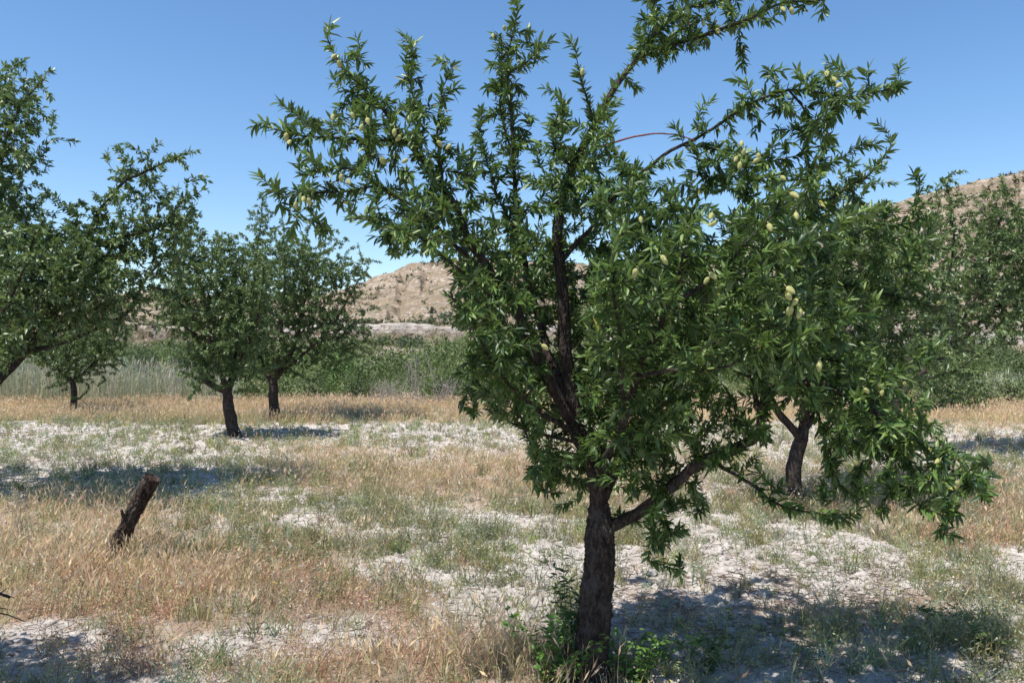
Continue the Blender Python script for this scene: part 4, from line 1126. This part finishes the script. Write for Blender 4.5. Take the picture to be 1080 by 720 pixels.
def dead_bush(px, d, w_, top, label, n=26, fork=3):
    x = (px-540)/F*d; z0 = gz(x, d); h = EYE+(HY-top)/F*d-z0
    root = thing('dead_bush', label, 'dead bush', (x, d, z0)); tb = Tubes()
    for i in range(n):
        a = random.uniform(0, 6.28); q = w_/F*d/2*random.random(); hh = h*random.uniform(.45, 1)
        q0 = w_/F*d*.3; p0 = np.array([x+random.gauss(0, q0), d+random.gauss(0, .15), z0]); p2 = np.array([x+math.cos(a)*q, d+math.sin(a)*q, z0+hh])
        c = crom([p0, (p0+p2)/2+rng.normal(0, .08, 3), p2], .12); tb.add(c, np.linspace(.011, .005, len(c)), 4)
        for k in range(fork):
            j = random.randrange(len(c)//3, len(c)); e = c[j]+np.array([random.gauss(0, .22), random.gauss(0, .2), random.uniform(.1, .4)])
            tb.add(crom([c[j], (c[j]+e)/2+rng.normal(0, .02, 3), e], .1), np.full(3 if False else len(crom([c[j], (c[j]+e)/2, e], .1)), .006), 3)
    tb.build('branch', M_grey, root)
def _safe_dead():
    dead_bush(438, 25.2, 36, 366, 'bleached grey dead bush with tall bare stems before the green brush', 16)
    dead_bush(408, 25.6, 60, 402, 'low tangle of grey dead twigs left of the tall bare bush', 30)
    dead_bush(470, 25.5, 44, 404, 'low tangle of grey dead twigs right of the tall bare bush', 22)
# resample-safe: path with noise may differ in length, so build radii from the path itself
def dead_bush(px, d, w_, top, label, n=26, fork=3):
    x = (px-540)/F*d; z0 = gz(x, d); h = EYE+(HY-top)/F*d-z0
    root = thing('dead_bush', label, 'dead bush', (x, d, z0)); tb = Tubes()
    for i in range(n):
        a = random.uniform(0, 6.28); q = w_/F*d/2*random.random(); hh = h*random.uniform(.45, 1)
        q0 = w_/F*d*.3; p0 = np.array([x+random.gauss(0, q0), d+random.gauss(0, .15), z0]); p2 = np.array([x+math.cos(a)*q, d+math.sin(a)*q, z0+hh])
        c = crom([p0, (p0+p2)/2+rng.normal(0, .08, 3), p2], .12); tb.add(c, np.linspace(.011, .005, len(c)), 4)
        for k in range(fork):
            j = random.randrange(len(c)//3, len(c)); e = c[j]+np.array([random.gauss(0, .22), random.gauss(0, .2), random.uniform(.1, .4)])
            c2 = crom([c[j], (c[j]+e)/2+rng.normal(0, .02, 3), e], .1); tb.add(c2, np.full(len(c2), .006), 3)
    tb.build('branch', M_grey, root)
_safe_dead()

def hill_scrub():
    n = 20000; px = rng.uniform(-200, 1500, n); d = rng.uniform(150, 400, n)
    keep = (d < ridge_d(px)*1.02) & (rng.random(n) < .16+.84*sstep(.46, .60, fbm((px-540)/F*d*.03, d*.012, 61., 4)))
    px, d = px[keep], d[keep]; n = len(px); x = (px-540)/F*d
    z, rock = hill_height(px, d, x, d)
    k = rock < .3; x, y, z = x[k], d[k], z[k]; n = len(x); m = 10
    s = rng.gamma(1.6, .24, n)+.18
    v = rng.normal(0, .42, (n, m, 3)); v[:, :, 2] = np.abs(v[:, :, 2])*.8
    B = (np.stack([x, y, z], 1)[:, None]+v*s[:, None, None]).reshape(-1, 3)
    D = rng.normal(0, 1, (n*m, 3)); D[:, 2] += .6
    L = np.repeat(s, m)*rng.uniform(.6, 1.2, n*m); T = np.repeat(rng.random(n), m)
    o = leaf_object('hillside_scrub', B, D, L, T, M_hscrub, None, False, .7)
    tag(o, 'low dry tufts and bushes speckling the brown hillsides', 'scrub', kind='stuff')
M_hscrub = leaf_material('hillside_tuft', [(0, (.075, .078, .05)), (.6, (.14, .13, .08)), (1, (.26, .22, .15))], rough=.9, spec=.1, trans=.1)
hill_scrub()

# larger dark shrubs on the hill foot that can be told apart from the tufts
hs = [(388, 338, 170), (455, 340, 172), (472, 341, 176), (427, 352, 150), (404, 354, 152), (440, 356, 150), (345, 344, 176), (1040, 345, 160), (1065, 338, 168), (470, 330, 200)]
for px, py, d in hs:
    x = (px-540)/F*d; z = float(hill_height(np.array([float(px)]), np.array([float(d)]), np.array([x]), np.array([float(d)]))[0][0])
    root = thing('hill_shrub', 'dark round shrub dotted on the far slope near the pale rock band', 'shrub', (x, d, z), 'dark shrubs on the far slope')
    B, D, L, T = dome_leaves([(x, d, z-.3, 2.0*random.uniform(.7, 1.2), 1.6, 2.3*random.uniform(.7, 1.1))], .5, n_per=60)
    leaf_object('foliage', B, D, L, T, M_dark, root, False, .6, dome_leaves.up)

sc.render.engine = 'CYCLES'
sc.cycles.max_bounces = 8; sc.cycles.transmission_bounces = 4; sc.cycles.diffuse_bounces = 2
